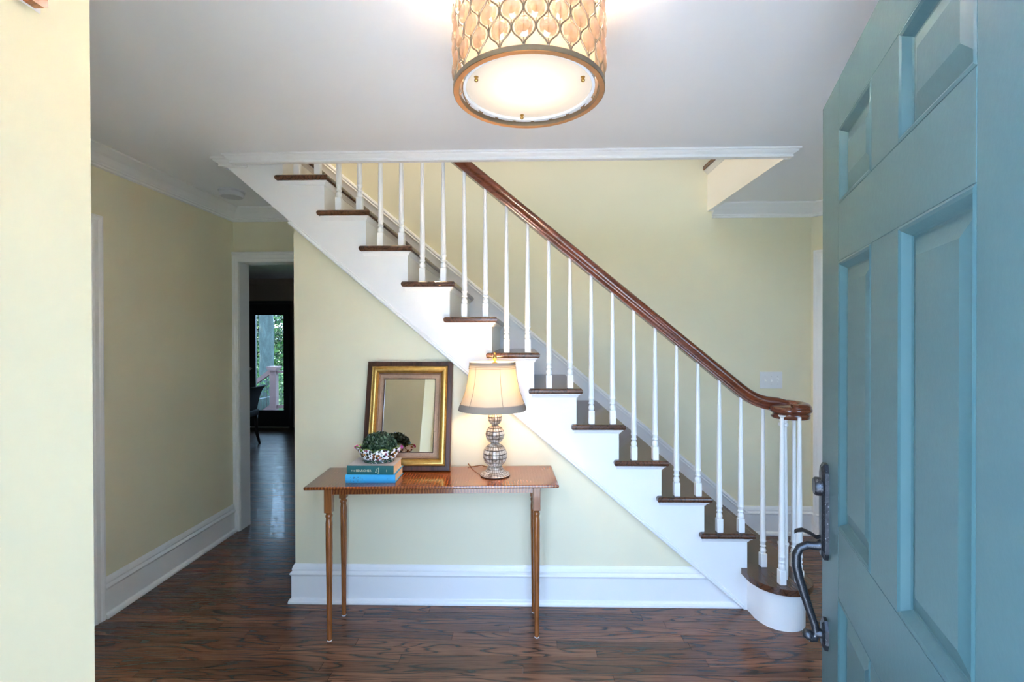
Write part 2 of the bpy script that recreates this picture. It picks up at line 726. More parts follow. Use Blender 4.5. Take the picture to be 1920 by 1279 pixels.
# ------------------------------------------------------------------ floor with single oak boards
fl = empty('floor')
tag(fl, 'dark stained narrow oak board floor of the hall', 'floor', 'structure')
bm = BM()
box(bm, -6.5, 3.4, 0.2, 8.0, -0.10, -0.013)
obj('subfloor', bm, 'frame_brown', fl)
BW = 0.0575


def board_rows(y0, y1, x0, x1, rnd):
    out = []
    y = y0
    r = 0
    while y < y1 - 1e-4:
        x = x0 - rnd.uniform(0, 0.9)
        while x < x1:
            L = rnd.uniform(0.55, 1.55)
            a, b = max(x, x0), min(x + L, x1)
            if b - a > 0.03:
                out.append((a, b, y, min(y + BW, y1), rnd.random()))
            x += L
        y += BW
        r += 1
    return out


def set_tone(me, val):
    at = me.attributes.new('tone', 'FLOAT', 'POINT')
    at.data.foreach_set('value', val)


rnd = random.Random(3)
count = 0
rest = BM()
rest_tone = []


def add_board(a, b, y0, y1, tone, single):
    global count
    g = 0.0007
    top = -0.0006 * rnd.random()
    if single:
        bmb = BM()
        cx, cy = (a + b) / 2, (y0 + y1) / 2
        v = box(bmb, a - cx + g, b - cx - g, y0 - cy + g, y1 - cy - g, -0.013, top)
        o = obj('floor_board', bmb, 'floor', fl, loc=(cx, cy, 0))
        set_tone(o.data, [tone] * len(o.data.vertices))
        count += 1
    else:
        box(rest, a + g, b - g, y0 + g, y1 - g, -0.013, top)
        rest_tone.extend([tone] * 8)


Y0 = 0.36
for a, b, y0, y1, tn in board_rows(Y0, WB + 0.135, WL, WR, rnd):
    vis = y0 > 1.93 and y1 < 3.61 and not (a > -1.25 and b < 1.2 and y0 > 2.63) and not (a > 1.75)
    add_board(a, b, y0, y1, tn, vis and count < 290)
for a, b, y0, y1, tn in board_rows(WB + 0.135, 7.9, -6.4, -0.9, rnd):
    add_board(a, b, y0, y1, tn, False)
ro = obj('distant_floor_boards', rest, 'floor', fl)
set_tone(ro.data, rest_tone)
ro['kind'] = 'stuff'

# ------------------------------------------------------------------ ceilings and upper floor
OPX0, OPX1, OPY0 = -1.70, 1.40, 2.56
bm = BM()
box(bm, WL - 0.12, WR + 0.12, WF - 0.15, OPY0, CEIL, UP - 0.02)
box(bm, WL - 0.12, OPX0, OPY0, WB, CEIL, UP - 0.02)
box(bm, OPX1, WR + 0.12, OPY0, WB, CEIL, UP - 0.02)
struct('ceiling', bm, 'ceil', 'smooth white hall ceiling around the stairwell opening', 'ceiling')
bm = BM()
box(bm, -6.5, -0.8, WB + 0.135, 8.0, CEIL, CEIL + 0.1)
struct('ceiling', bm, 'ceil', 'dim white ceiling of the room beyond the left doorway', 'ceiling')
bm = BM()
box(bm, -3.0, 3.6, 0.2, WB, 5.15, 5.25)
struct('ceiling', bm, 'ceil', 'white ceiling of the upper landing, high above the stairs', 'ceiling')
bm = BM()
box(bm, -3.0, WR + 0.5, 0.2, OPY0, UP - 0.02, UP)
box(bm, -3.0, riser_x(14), OPY0, WB, UP - 0.02, UP)
box(bm, OPX1 - 0.03, WR + 0.5, OPY0, WB, UP - 0.02, UP)
struct('floor', bm, 'tread', 'dark oak floor of the upper landing', 'floor')

# landing nosing and its white moulding on the right edge of the stairwell
bm = BM()
prism(bm, [(OPX1 - 0.045, UP - 0.028), (OPX1 - 0.045, UP - 0.004), (OPX1 - 0.04, UP + 0.001), (OPX1, UP + 0.001), (OPX1, UP - 0.03), (OPX1 - 0.04, UP - 0.03)], 'Y', OPY0, WB)
o = struct('trim_1', bm, 'nosing', 'dark wood nosing along the right edge of the upper landing', 'trim')
bm = BM()
prism(bm, [(OPX1 - 0.004, UP - 0.031), (OPX1 - 0.036, UP - 0.031), (OPX1 - 0.034, UP - 0.04), (OPX1 - 0.024, UP - 0.05), (OPX1 - 0.016, UP - 0.062), (OPX1 - 0.004, UP - 0.066)], 'Y', OPY0, WB)
obj('cove_molding', bm, 'trim', o)
bm = BM()
box(bm, OPX1 - 0.012, OPX1 + 0.02, OPY0, WB, CEIL - 0.045, UP - 0.03)
struct('trim_2', bm, 'trim', 'white fascia board on the right side of the stairwell opening', 'trim')

# ------------------------------------------------------------------ walls
bm = BM()
box(bm, WL - 0.12, WL, WF - 0.15, 1.50, 0, CEIL)
box(bm, WL - 0.12, WL, 1.50, 2.36, 2.05, CEIL)
box(bm, WL - 0.12, WL, 2.36, WB + 0.135, 0, CEIL)
box(bm, WL - 0.2, WL - 0.125, 1.40, 2.46, 0, 2.10)  # added backing that stops sun leaking through the door gaps
struct('wall_left', bm, 'wall', 'pale yellow left hall wall under white crown molding', 'wall')

DX0, DX1, DH = -2.178, -1.30, 2.07     # doorway in the back wall
bm = BM()
box(bm, WL - 0.12, DX0, WB, WB + 0.135, 0, CEIL)
box(bm, DX0, DX1, WB, WB + 0.135, DH, CEIL)
box(bm, DX1, WR + 0.2, WB, WB + 0.135, 0, CEIL)
box(bm, -3.0, 3.6, WB, WB + 0.135, CEIL, 5.25)
struct('wall_back', bm, 'wall', 'tall pale yellow back wall behind the stairs', 'wall')

# closet block left of the entry: its bright side faces the doorway
BX, BY = -0.88, 0.951
bm = BM()
box(bm, WL, BX, WF, BY, 0, CEIL)
struct('wall_entry_left', bm, 'wall', 'bright cream wall beside the entry at the far left', 'wall')

# front wall with the entry opening
EX0, EX1, EH = -0.462, 0.442, 2.06
bm = BM()
box(bm, WL - 0.12, EX0, WF - 0.15, WF, 0, CEIL)
box(bm, EX0, EX1, WF - 0.15, WF, EH, CEIL)
box(bm, EX1, 1.45, WF - 0.15, WF, 0, CEIL)
box(bm, 2.55, WR + 0.12, WF - 0.15, WF, 0, CEIL)
box(bm, 1.45, 2.55, WF - 0.15, WF, 0, 0.75)
box(bm, 1.45, 2.55, WF - 0.15, WF, 2.10, CEIL)
struct('wall_front', bm, 'wall', 'front wall around the entry doorway', 'wall')
bm = BM()
UWX0, UWX1, UWZ0, UWZ1 = 0.0, 1.2, 3.5, 4.7
box(bm, -3.0, 3.6, 0.2, WF, UP, UWZ0)
box(bm, -3.0, 3.6, 0.2, WF, UWZ1, 5.15)
box(bm, -3.0, UWX0, 0.2, WF, UWZ0, UWZ1)
box(bm, UWX1, 3.6, 0.2, WF, UWZ0, UWZ1)
box(bm, -3.1, -3.0, 0.2, WB, UP, 5.15)
box(bm, 3.6, 3.7, 0.2, WB, UP, 5.15)
struct('wall_upper', bm, 'wall', 'pale yellow walls of the upper landing', 'wall')

# 45 degree wall at the right with a closed door
AX, AY = 2.158, WB
s2 = math.sqrt(0.5)
bm = BM()
prism(bm, [(AX, AY), (WR, AY - (WR - AX)), (WR + 0.12, AY - (WR - AX)), (WR + 0.12, WB)], 'Z', 0, CEIL)
struct('wall_angled', bm, 'wall', 'narrow angled yellow wall right of the light switch', 'wall')
bm = BM()
box(bm, WR, WR + 0.12, WF - 0.15, AY - (WR - AX), 0, CEIL)
struct('wall_right', bm, 'wall', 'right hall wall behind the open teal door', 'wall')

# wall under the stairs
WE = -1.283
bm = BM()
SW = 2.638
prism(bm, [(WE, 0), (1.2, 0), (1.2, string_low(1.2) + 0.02), (WE, string_low(WE) + 0.02)], 'Y', SW, SW + 0.10)
prism(bm, [(WE, 0), (WE + 0.1, 0), (WE + 0.1, string_low(WE + 0.1) + 0.01), (WE, string_low(WE) + 0.01)], 'Y', SW + 0.10, WB)
struct('wall_stair', bm, 'wall', 'pale wall panel under the stairs behind the console table', 'wall')

# room beyond the doorway
RB = 7.84
GX0, GX1, GH = -4.57, -3.89, 2.06
bm = BM()
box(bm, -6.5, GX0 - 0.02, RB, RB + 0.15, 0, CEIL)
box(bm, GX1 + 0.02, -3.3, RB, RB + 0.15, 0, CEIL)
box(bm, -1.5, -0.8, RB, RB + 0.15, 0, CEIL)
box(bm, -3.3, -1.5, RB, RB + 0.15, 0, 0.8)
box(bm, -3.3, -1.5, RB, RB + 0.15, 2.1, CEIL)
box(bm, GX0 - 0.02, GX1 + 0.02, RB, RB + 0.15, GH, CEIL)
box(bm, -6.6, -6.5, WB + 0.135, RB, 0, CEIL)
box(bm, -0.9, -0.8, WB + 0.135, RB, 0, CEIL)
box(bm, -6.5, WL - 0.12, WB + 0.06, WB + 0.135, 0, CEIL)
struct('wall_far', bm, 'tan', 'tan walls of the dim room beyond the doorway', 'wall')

# ------------------------------------------------------------------ mouldings
CROWN = [(0, 0), (0.092, 0), (0.092, -0.010), (0.084, -0.016), (0.076, -0.022), (0.064, -0.031), (0.050, -0.040), (0.036, -0.054), (0.026, -0.066), (0.021, -0.071), (0.021, -0.078), (0.014, -0.082), (0.014, -0.092), (0, -0.096)]
BASE = [(0, 0), (0.030, 0), (0.030, 0.010), (0.026, 0.020), (0.018, 0.026), (0.016, 0.030), (0.016, 0.150), (0.020, 0.156), (0.024, 0.163), (0.020, 0.170), (0.012, 0.178), (0.014, 0.186), (0.010, 0.200), (0.004, 0.212), (0, 0.214)]


def mold(name, path, prof, N, side, label, cat, mat='trim'):
    bm = BM()
    sweep(bm, path, prof, N, side)
    return struct(name, bm, mat, label, cat)


ZC = CEIL - 0.0005
mold('trim_3', [(WL, BY, ZC), (WL, WB, ZC), (OPX0, WB, ZC)], CROWN, (0, 0, 1), -1, 'white crown molding along the left wall and over the doorway', 'trim')
mold('trim_4', [(OPX1 + 0.02, WB, ZC), (AX, AY, ZC), (WR, AY - (WR - AX), ZC), (WR, WF, ZC)], CROWN, (0, 0, 1), -1, 'white crown molding above the light switch wall', 'trim')
mold('trim_5', [(BX, BY, ZC), (WL, BY, ZC)], CROWN, (0, 0, 1), -1, 'white crown molding behind the entry closet wall', 'trim')
mold('baseboard_left', [(WL, 2.4485, 0), (WL, WB - 0.022, 0)], BASE, (0, 0, 1), -1, 'tall white baseboard along the left wall', 'baseboard')
mold('baseboard_stair', [(WE, WB - 0.03, 0), (WE, SW, 0), (1.2, SW, 0)], BASE, (0, 0, 1), -1, 'tall white baseboard under the stairs behind the table legs', 'baseboard')
mold('baseboard_right', [(1.66, WB, 0), (AX, AY, 0), (AX + 0.05, AY - 0.05, 0)], BASE, (0, 0, 1), -1, 'white baseboard under the light switch right of the stairs', 'baseboard')
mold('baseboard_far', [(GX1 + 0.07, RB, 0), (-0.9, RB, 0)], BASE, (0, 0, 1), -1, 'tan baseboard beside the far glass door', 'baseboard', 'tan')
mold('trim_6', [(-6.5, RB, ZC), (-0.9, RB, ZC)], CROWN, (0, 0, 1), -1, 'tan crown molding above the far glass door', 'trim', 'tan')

# crown on the front edge of the stairwell opening, with mitred returns
HEAD = [(0, 0), (0.046, 0), (0.046, -0.009), (0.038, -0.010), (0.035, -0.016), (0.028, -0.022), (0.018, -0.027), (0.014, -0.033), (0.018, -0.034), (0.018, -0.042), (0.0, -0.044)]
HY = 2.545
bm = BM()
sweep(bm, [(OPX0 + 0.14, HY + 0.012, ZC), (OPX0 + 0.14, HY, ZC), (OPX1 + 0.005, HY, ZC), (OPX1 + 0.005, HY + 0.015, ZC)], HEAD, (0, 0, 1), -1)
o = struct('trim_7', bm, 'trim', 'long white crown molding across the front of the stairwell opening', 'trim')
bm = BM()
box(bm, OPX0 + 0.14, OPX1 + 0.005, HY + 0.001, OPY0, CEIL - 0.042, CEIL)
obj('header_board', bm, 'trim', o)
bm = BM()
sweep(bm, [(OPX0 + 0.045, 2.66, ZC), (OPX0 + 0.045, SF - 0.002, ZC), (OPX0 + 0.18, SF - 0.002, ZC)], HEAD, (0, 0, 1), -1)
struct('trim_8', bm, 'trim', 'short white crown return at the upper left end of the stringer', 'trim')

# casings: (across, thickness)
CAS = [(0, 0), (0, 0.010), (0.006, 0.013), (0.020, 0.013), (0.026, 0.017), (0.048, 0.017), (0.054, 0.021), (0.064, 0.024), (0.070, 0.021), (0.074, 0.021), (0.074, 0)]


def casing(name, path, N, side, label, mat='trim', prof=CAS):
    bm = BM()
    sweep(bm, path, prof, N, side)
    return struct(name, bm, mat, label, 'door casing')


casing('trim_9', [(DX0, WB, 0), (DX0, WB, DH), (DX1 - 0.0, WB, DH), (DX1, WB, 0)], (0, -1, 0), 1, 'white casing around the open doorway at the end of the hall')
casing('trim_10', [(WL, 1.49, 0), (WL, 1.49, 2.05), (WL, 2.374, 2.05), (WL, 2.374, 0)], (1, 0, 0), 1, 'white door casing at the near end of the left wall')
bm = BM()
box(bm, DX0 - 0.004, DX0 + 0.002, WB + 0.001, WB + 0.134, 0, DH)
box(bm, DX1 - 0.002, DX1 + 0.004, WB + 0.001, WB + 0.134, 0, DH)
box(bm, DX0, DX1, WB + 0.001, WB + 0.134, DH - 0.002, DH + 0.004)
struct('trim_11', bm, 'trim', 'white jamb lining inside the open doorway', 'trim')

# closed white doors (left wall, angled wall)
def panel_door(name, wdt, hgt, mat, label):
    e = empty(name)
    tag(e, label, 'door', 'structure')
    bm = BM()
    box(bm, 0, wdt, 0, 0.035, 0.008, hgt)
    obj('leaf', bm, mat, e)
    for (a, b) in ((0.11, wdt / 2 - 0.05), (wdt / 2 + 0.05, wdt - 0.11)):
        for (c, d) in ((0.25, 0.85), (1.0, 1.62), (1.72, 1.93)):
            bm = BM()
            bbox(bm, a, b, -0.006, 0.001, c, d, 0.004)
            obj('panel', bm, mat, e)
    return e


d = panel_door('door_3', 0.84, 2.04, 'trim', 'closed white panel door on the left wall, mostly hidden')
d.location = (WL - 0.04, 1.51, 0)
d.rotation_euler = (0, 0, PI / 2)
ex = Vector((s2, -s2, 0))
na = Vector((-s2, -s2, 0))
A0 = Vector((AX, AY, 0)) + ex * 0.092
casing('trim_12', [A0 + na * 0.001, A0 + Vector((0, 0, 2.05)) + na * 0.001, A0 + ex * 0.76 + Vector((0, 0, 2.05)) + na * 0.001, A0 + ex * 0.76 + na * 0.001], na, 1, 'white door casing on the angled wall beside the teal door')
d = panel_door('door_4', 0.76, 2.045, 'trim', 'closed white door on the angled wall behind the teal door')
d.location = A0 + na * 0.006
d.rotation_euler = (0, 0, -PI / 4)

# entry frame
bm = BM()
box(bm, EX0 - 0.0, EX0 + 0.012, WF - 0.15, WF + 0.001, 0, EH)
box(bm, EX1 - 0.008, EX1, WF - 0.15, WF + 0.001, 0, EH)
box(bm, EX0, EX1, WF - 0.15, WF + 0.001, EH - 0.012, EH)
struct('trim_13', bm, 'trim', 'white frame of the entry doorway', 'trim')
casing('trim_14', [(EX0, WF, 0), (EX0, WF, EH), (EX1, WF, EH), (EX1, WF, 0)], (0, 1, 0), -1, 'white casing inside the entry doorway')

# unseen sash windows added to let more daylight into the house
def added_sash_window(name, x0, x1, z0, z1, label):
    e = empty(name, ((x0 + x1) / 2, WF - 0.08, z0))
    tag(e, label, 'window', 'structure')
    hw, h = (x1 - x0) / 2, z1 - z0
    for a, b, c, d in ((-hw, -hw + 0.05, 0, h), (hw - 0.05, hw, 0, h), (-hw + 0.05, hw - 0.05, 0, 0.06), (-hw + 0.05, hw - 0.05, h - 0.05, h), (-hw + 0.05, hw - 0.05, h / 2 - 0.02, h / 2 + 0.02)):
        bm = BM()
        box(bm, a, b, -0.02, 0.02, c, d)
        obj('sash_bar', bm, 'trim', e)
    for c, d in ((0.06, h / 2 - 0.02), (h / 2 + 0.02, h - 0.05)):
        bm = BM()
        box(bm, -hw + 0.05, hw - 0.05, -0.003, 0.003, c, d)
        obj('pane', bm, 'glass', e)
    return e


added_sash_window('added_window_1', 1.45, 2.55, 0.75, 2.10, 'unseen white sash window added in the front wall for daylight')
o = added_sash_window('added_window_3', -3.3, -1.5, 0.8, 2.1, 'unseen white sash window added to brighten the far room')
o.location.y = RB + 0.08
added_sash_window('added_window_2', UWX0, UWX1, UWZ0, UWZ1, 'unseen white sash window added to light the upper landing')

# ------------------------------------------------------------------ staircase
st = empty('staircase', (0, 0, 0))
tag(st, 'white staircase with dark oak treads, tapered balusters and mahogany handrail', 'staircase')
NK = 14
YB = WB - 0.022
for k in range(2, NK + 1):
    z = tread_z(k)
    r, rn = riser_x(k), riser_x(k + 1)
    bm = BM()
    if k < NK:
        prism(bm, [(rn - 0.03, SF - 0.034), (r + 0.032, SF - 0.034), (r + 0.032, YB), (rn - 0.012, YB), (rn - 0.012, SF - 0.001), (rn - 0.03, SF - 0.001)], 'Z', z - 0.030, z)
        bevel(bm, 0.0125, 3, [e for e in bm.edges if abs(e.verts[0].co.z - e.verts[1].co.z) < 1e-5 and not (e.verts[0].co.y > YB - 1e-4 and e.verts[1].co.y > YB - 1e-4)
                             and (e.verts[0].co.y < SF - 0.03 and e.verts[1].co.y < SF - 0.03 or e.verts[0].co.x > r + 0.03 and e.verts[1].co.x > r + 0.03 or e.verts[0].co.x < rn - 0.028 and e.verts[1].co.x < rn - 0.028)])
        obj('tread', bm, 'tread', st)
        # cove under the nosing: along the stringer face and along the riser
        COVE = [(0, 0), (0.020, 0), (0.020, -0.004), (0.013, -0.008), (0.007, -0.016), (0.004, -0.022), (0, -0.022)]
        bm = BM()
        zz = z - 0.0302
        sweep(bm, [(rn - 0.014, SF, zz), (r, SF, zz), (r, YB, zz)], COVE, (0, 0, 1), -1)
        obj('cove_molding', bm, 'trim', st)
    bm = BM()
    box(bm, r - 0.02, r, SF + 0.0005, YB, tread_z(k - 1), z - 0.030)
    obj('riser', bm, 'trim', st)

# outer stringer: stepped top, sloped lower edge
pts = []
pts.append((riser_x(2) - 0.001, 0.0))
for k in range(2, 14):
    pts.append((riser_x(k) - 0.0005, tread_z(k) - 0.030))
    pts.append((riser_x(k + 1) - 0.0005, tread_z(k) - 0.030))
pts.append((riser_x(14), 2.74))
pts.append((-1.80, 2.74))
pts.append((-1.80, string_low(-1.80)))
pts.append((1.2, 0.0))
bm = BM()
prism(bm, pts, 'Y', SF, SW)
obj('stringer', bm, 'trim', st)
bm = BM()
nrm = Vector((0.845, 0, 1)).normalized()
along = Vector((1, 0, -0.845)).normalized()
a = Vector((WE + 0.0, SF, string_low(WE)))
b = Vector((1.20, SF, string_low(1.20) - 0.01))
bead = [(-0.010, 0.004), (-0.008, -0.004), (-0.003, -0.009), (0.003, -0.009), (0.006, -0.004), (0.0075, 0.001), (0.010, -0.003), (0.014, -0.004), (0.016, 0.0), (0.016, 0.008), (-0.010, 0.03)]
for p0, p1 in ((a, b),):
    R = [[bm.verts.new(p + nrm * (u - 0.012) + Vector((0, v, 0))) for u, v in bead] for p in (p0, p1)]
    for j in range(len(bead)):
        bm.faces.new((R[0][j], R[0][(j + 1) % len(bead)], R[1][(j + 1) % len(bead)], R[1][j]))
    bm.faces.new(R[0])
    bm.faces.new(R[1])
obj('stringer_bead', bm, 'trim', st)
bm = BM()
prism(bm, [(-1.80, string_low(-1.80) + 0.002), (1.1, string_low(1.1) + 0.002), (1.1, string_low(1.1) + 0.03), (-1.80, string_low(-1.80) + 0.03)], 'Y', SW, WB - 0.002)
obj('soffit', bm, 'trim', st)

# wall skirt with cap
def skirt_top(x):
    return 0.52 + 0.834 * (1.266 - x)


bm = BM()
prism(bm, [(1.70, 0.0), (1.70, 0.16), (1.66, 0.19), (-1.70, skirt_top(-1.70)), (-1.70, skirt_top(-1.70) - 0.5), (1.30, 0.0)], 'Y', WB - 0.02, WB - 0.001)
obj('wall_skirt', bm, 'trim', st)
bm = BM()
CAP = [(0, 0), (0.014, 0.0), (0.010, 0.008), (0.013, 0.018), (0.008, 0.030), (0, 0.034)]
R = [[bm.verts.new((x + 0.64 * v, WB - 0.02 - u, z + 0.77 * v - 0.03)) for u, v in CAP] for x, z in ((1.655, 0.197), (-1.70, skirt_top(-1.70)))]
for j in range(len(CAP)):
    bm.faces.new((R[0][j], R[0][(j + 1) % len(CAP)], R[1][(j + 1) % len(CAP)], R[1][j]))
bm.faces.new(R[0])
bm.faces.new(R[1])
obj('skirt_cap', bm, 'trim', st)

# bullnose starting step
def bull(off, n=30):
    """outline of the rounded starting step, grown by off"""
    cx, cy, R = 1.345, 2.528, 0.124
    p = []
    x0 = riser_x(2) - 0.002
    p.append((x0 - off * 0.9, SF + 0.02))
    # concave run into the round
    for i in range(0, 7):
        t = i / 6
        ang = math.radians(180 + 12 + 20 * t)
        p.append((cx + (R + off) * math.cos(ang) - (1 - t) * 0.004, cy + (R + off) * math.sin(ang) + (1 - t) * 0.02))
    for i in range(1, n):
        ang = math.radians(212 + (345 - 212) * i / (n - 1))
        p.append((cx + (R + off) * math.cos(ang), cy + (R + off) * math.sin(ang)))
    ex_ = cx + (R + off) * math.cos(math.radians(345))
    p.append((ex_, 2.62))
    p.append((ex_, YB))
    p.append((riser_x(2) - 0.025, YB))
    p.append((riser_x(2) - 0.025, SF + 0.02))
    return p


bm = BM()
prism(bm, bull(0.0), 'Z', 0.0, T1 - 0.032)
obj('bullnose_riser', bm, 'trim', st, smooth=True, auto=35)
bm = BM()
prism(bm, bull(0.034), 'Z', T1 - 0.032, T1)
bevel(bm, 0.0125, 3, [e for e in bm.edges if abs(e.verts[0].co.z - e.verts[1].co.z) < 1e-5 and e.verts[0].co.y < YB - 0.01 and e.verts[1].co.y < YB - 0.01 and not (e.verts[0].co.x < 1.2 and e.verts[1].co.x < 1.2)])
obj('tread', bm, 'tread', st)

# balusters
def rail_low(x):
    if x < 1.15:
        return 1.231 + 0.8265 * (1.082 - x)
    if x < 1.36:
        t = (x - 1.15) / 0.21
        return 1.1748 - 0.8265 * 0.21 * (t - 0.5 * t * t) - 0.0
    return 1.088


def baluster_bm(h):
    bm = BM()
    q = 0.0165
    box(bm, -q, q, -q, q, 0, 0.074)
    bevel(bm, 0.0025, 1)
    lathe(bm, [(0.011, 0.073), (0.0145, 0.078), (0.0165, 0.088), (0.0145, 0.098), (0.0105, 0.104), (0.0105, 0.107), (0.0155, 0.111), (0.0155, 0.116), (0.0125, 0.120), (0.0135, 0.134), (0.0165, 0.138), (0.0165, 0.143), (0.0145, 0.147), (0.0150, 0.160), (0.0085, h)], 14)
    return bm


n_bal = 0
bal_pos = []
for k in range(2, 15):
    for s in (0, 1):
        x = riser_x(k) - 0.034 - s * RUN / 2
        bal_pos.append((x, BAL_Y, tread_z(k)))
bal_pos += [(1.312, 2.622, T1), (1.312, 2.432, T1), (1.402, 2.436, T1), (1.474, 2.612, T1)]
for (x, y, z) in bal_pos:
    top = rail_low(x) + 0.012 if z > T1 + 0.01 else (1.075 if y < 2.6 and x > 1.25 else rail_low(x) + 0.006)
    if x > 1.45:
        top = 1.075
    o = obj('baluster', baluster_bm(top - z), 'trim', st, loc=(x, y, z), smooth=True, auto=40)
# newel under the volute
bm = BM()
lathe(bm, [(0.0215, 0.0), (0.0235, 0.02), (0.0235, 0.17), (0.0265, 0.178), (0.0265, 0.186), (0.021, 0.192), (0.0225, 0.20), (0.0205, 0.45), (0.0165, 0.79), (0.0235, 0.797), (0.0235, 0.806), (0.017, 0.812), (0.022, 0.835), (0.024, 0.850)], 18)
obj('newel_post', bm, 'trim', st, loc=(1.352, 2.492, T1), smooth=True, auto=40)

# handrail
PROF = [(-0.024, 0.0), (0.024, 0.0), (0.026, 0.008), (0.021, 0.016), (0.020, 0.024), (0.027, 0.030), (0.031, 0.040), (0.030, 0.052), (0.024, 0.062), (0.013, 0.068), (0.0, 0.070),
        (-0.013, 0.068), (-0.024, 0.062), (-0.030, 0.052), (-0.031, 0.040), (-0.027, 0.030), (-0.020, 0.024), (-0.021, 0.016), (-0.026, 0.008)]
path = []
x = -1.60
while x < 1.15:
    path.append(Vector((x, BAL_Y, rail_low(x))))
    x += 0.25
for i in range(13):
    x = 1.15 + 0.21 * i / 12
    path.append(Vector((x, BAL_Y, rail_low(x))))
VC = Vector((1.408, 2.530, 0))
for i in range(1, 16):
    ang = math.radians(100 - 14 * i)
    rr = 0.072 - 0.0006 * i
    path.append(Vector((VC.x + rr * math.cos(ang), VC.y + rr * math.sin(ang), 1.074 - 0.0006 * i)))
bm = BM()
rings = []
for i, p in enumerate(path):
    t = (path[min(i + 1, len(path) - 1)] - path[max(i - 1, 0)]).normalized()
    sd = t.cross(Vector((0, 0, 1))).normalized()
    un = sd.cross(t)
    rings.append([bm.verts.new(p + sd * a + un * b) for a, b in PROF])
for A, B in zip(rings[:-1], rings[1:]):
    for j in range(len(PROF)):
        bm.faces.new((A[j], A[(j + 1) % len(PROF)], B[(j + 1) % len(PROF)], B[j]))
bm.faces.new(rings[0])
bm.faces.new(rings[-1])
hr = obj('handrail', bm, 'rail', st, smooth=True, auto=60)
bm = BM()
lathe(bm, [(0.0, 0.0), (0.086, 0.0), (0.091, 0.004), (0.092, 0.009), (0.084, 0.016), (0.083, 0.024), (0.093, 0.031), (0.100, 0.039), (0.101, 0.048), (0.097, 0.057), (0.088, 0.063), (0.06, 0.067), (0.0, 0.068)], 40)
obj('volute', bm, 'rail', hr, loc=(VC.x, VC.y, 1.056), smooth=True, auto=60)

# ------------------------------------------------------------------ entry door, standing open
dang = math.radians(20.95)
P0 = Vector((0.745, 1.197, 0.0))
du = Vector((-math.sin(dang), -math.cos(dang), 0))
dn = Vector((-math.cos(dang), math.sin(dang), 0))
# local frame: x = from latch edge towards the hinge, y = out of the exterior face, z up
ed = empty('door_1')
ed.matrix_world = Matrix(((du.x, dn.x, 0, P0.x), (du.y, dn.y, 0, P0.y), (0, 0, 1, 0.0), (0, 0, 0, 1)))
tag(ed, 'open teal six panel entry door with black iron handle', 'door', 'structure')
DW, DT, DZ0, DZ1 = 0.88, 0.045, 0.012, 2.045
us = [0.155, 0.374, 0.502, 0.725]
zs = [(0.245, 0.91), (1.062, 1.645), (1.771, 1.935)]


def dbox(name, a, b, c, d, y0=-DT, y1=0.0):
    bm = BM()
    bbox(bm, a, b, y0, y1, c, d, 0.0012, 1)
    return obj(name, bm, 'teal', ed)


dbox('stile', 0, us[0], DZ0, DZ1)
dbox('stile', us[3], DW, DZ0, DZ1)
dbox('rail', us[0], us[3], DZ0, zs[0][0])
dbox('rail', us[0], us[3], zs[0][1], zs[1][0])
dbox('rail', us[0], us[3], zs[1][1], zs[2][0])
dbox('rail', us[0], us[3], zs[2][1], DZ1)
for c, d in zs:
    dbox('mullion', us[1], us[2], c, d)
    for a, b in ((us[0], us[1]), (us[2], us[3])):
        bm = BM()
        for sgn, y0 in ((1, 0.0), (-1, -DT)):
            steps = [(0.0, -0.013), (0.022, -0.013), (0.050, -0.005)]
            prev = None
            for ins, dy in steps:
                y = y0 + sgn * dy
                q = [bm.verts.new(v) for v in ((a + ins, y, c + ins), (b - ins, y, c + ins), (b - ins, y, d - ins), (a + ins, y, d - ins))]
                if prev:
                    for i in range(4):
                        bm.faces.new((prev[i], prev[(i + 1) % 4], q[(i + 1) % 4], q[i]))
                prev = q
            bm.faces.new(prev)
        obj('panel', bm, 'teal', ed)
        bm = BM()
        mp = [(0, 0.0), (0.004, 0.0015), (0.008, -0.001), (0.012, -0.006), (0.016, -0.011), (0.019, -0.0135), (0, -0.0135)]
        sweep(bm, [(a, 0, c), (b, 0, c), (b, 0, d), (a, 0, d)], mp, (0, 1, 0), -1, closed=True)
        obj('panel_molding', bm, 'teal', ed)

hs = empty('handle_set')
hs.parent = ed


def plate(name, cz0, cz1, cx, wd, th):
    bm = BM()
    c = 0.018
    o1 = [(cx - wd / 2 + 0.010, cz0), (cx + wd / 2 - 0.010, cz0), (cx + wd / 2, cz0 + c), (cx + wd / 2, cz1 - c), (cx + wd / 2 - 0.012, cz1), (cx - wd / 2 + 0.012, cz1), (cx - wd / 2, cz1 - c), (cx - wd / 2, cz0 + c)]
    mx, mz = cx, (cz0 + cz1) / 2
    lay = []
    for y, ins in ((0.0, 0.0), (th * 0.6, 0.0), (th, 0.009)):
        lay.append([bm.verts.new((mx + (x - mx) * (1 - ins / (wd / 2)), y, mz + (z - mz) * (1 - ins / ((cz1 - cz0) / 2)))) for x, z in o1])
    for A, B in zip(lay[:-1], lay[1:]):
        for i in range(8):
            bm.faces.new((A[i], A[(i + 1) % 8], B[(i + 1) % 8], B[i]))
    bm.faces.new(lay[-1])
    bm.faces.new(lay[0])
    return obj(name, bm, 'iron', hs)


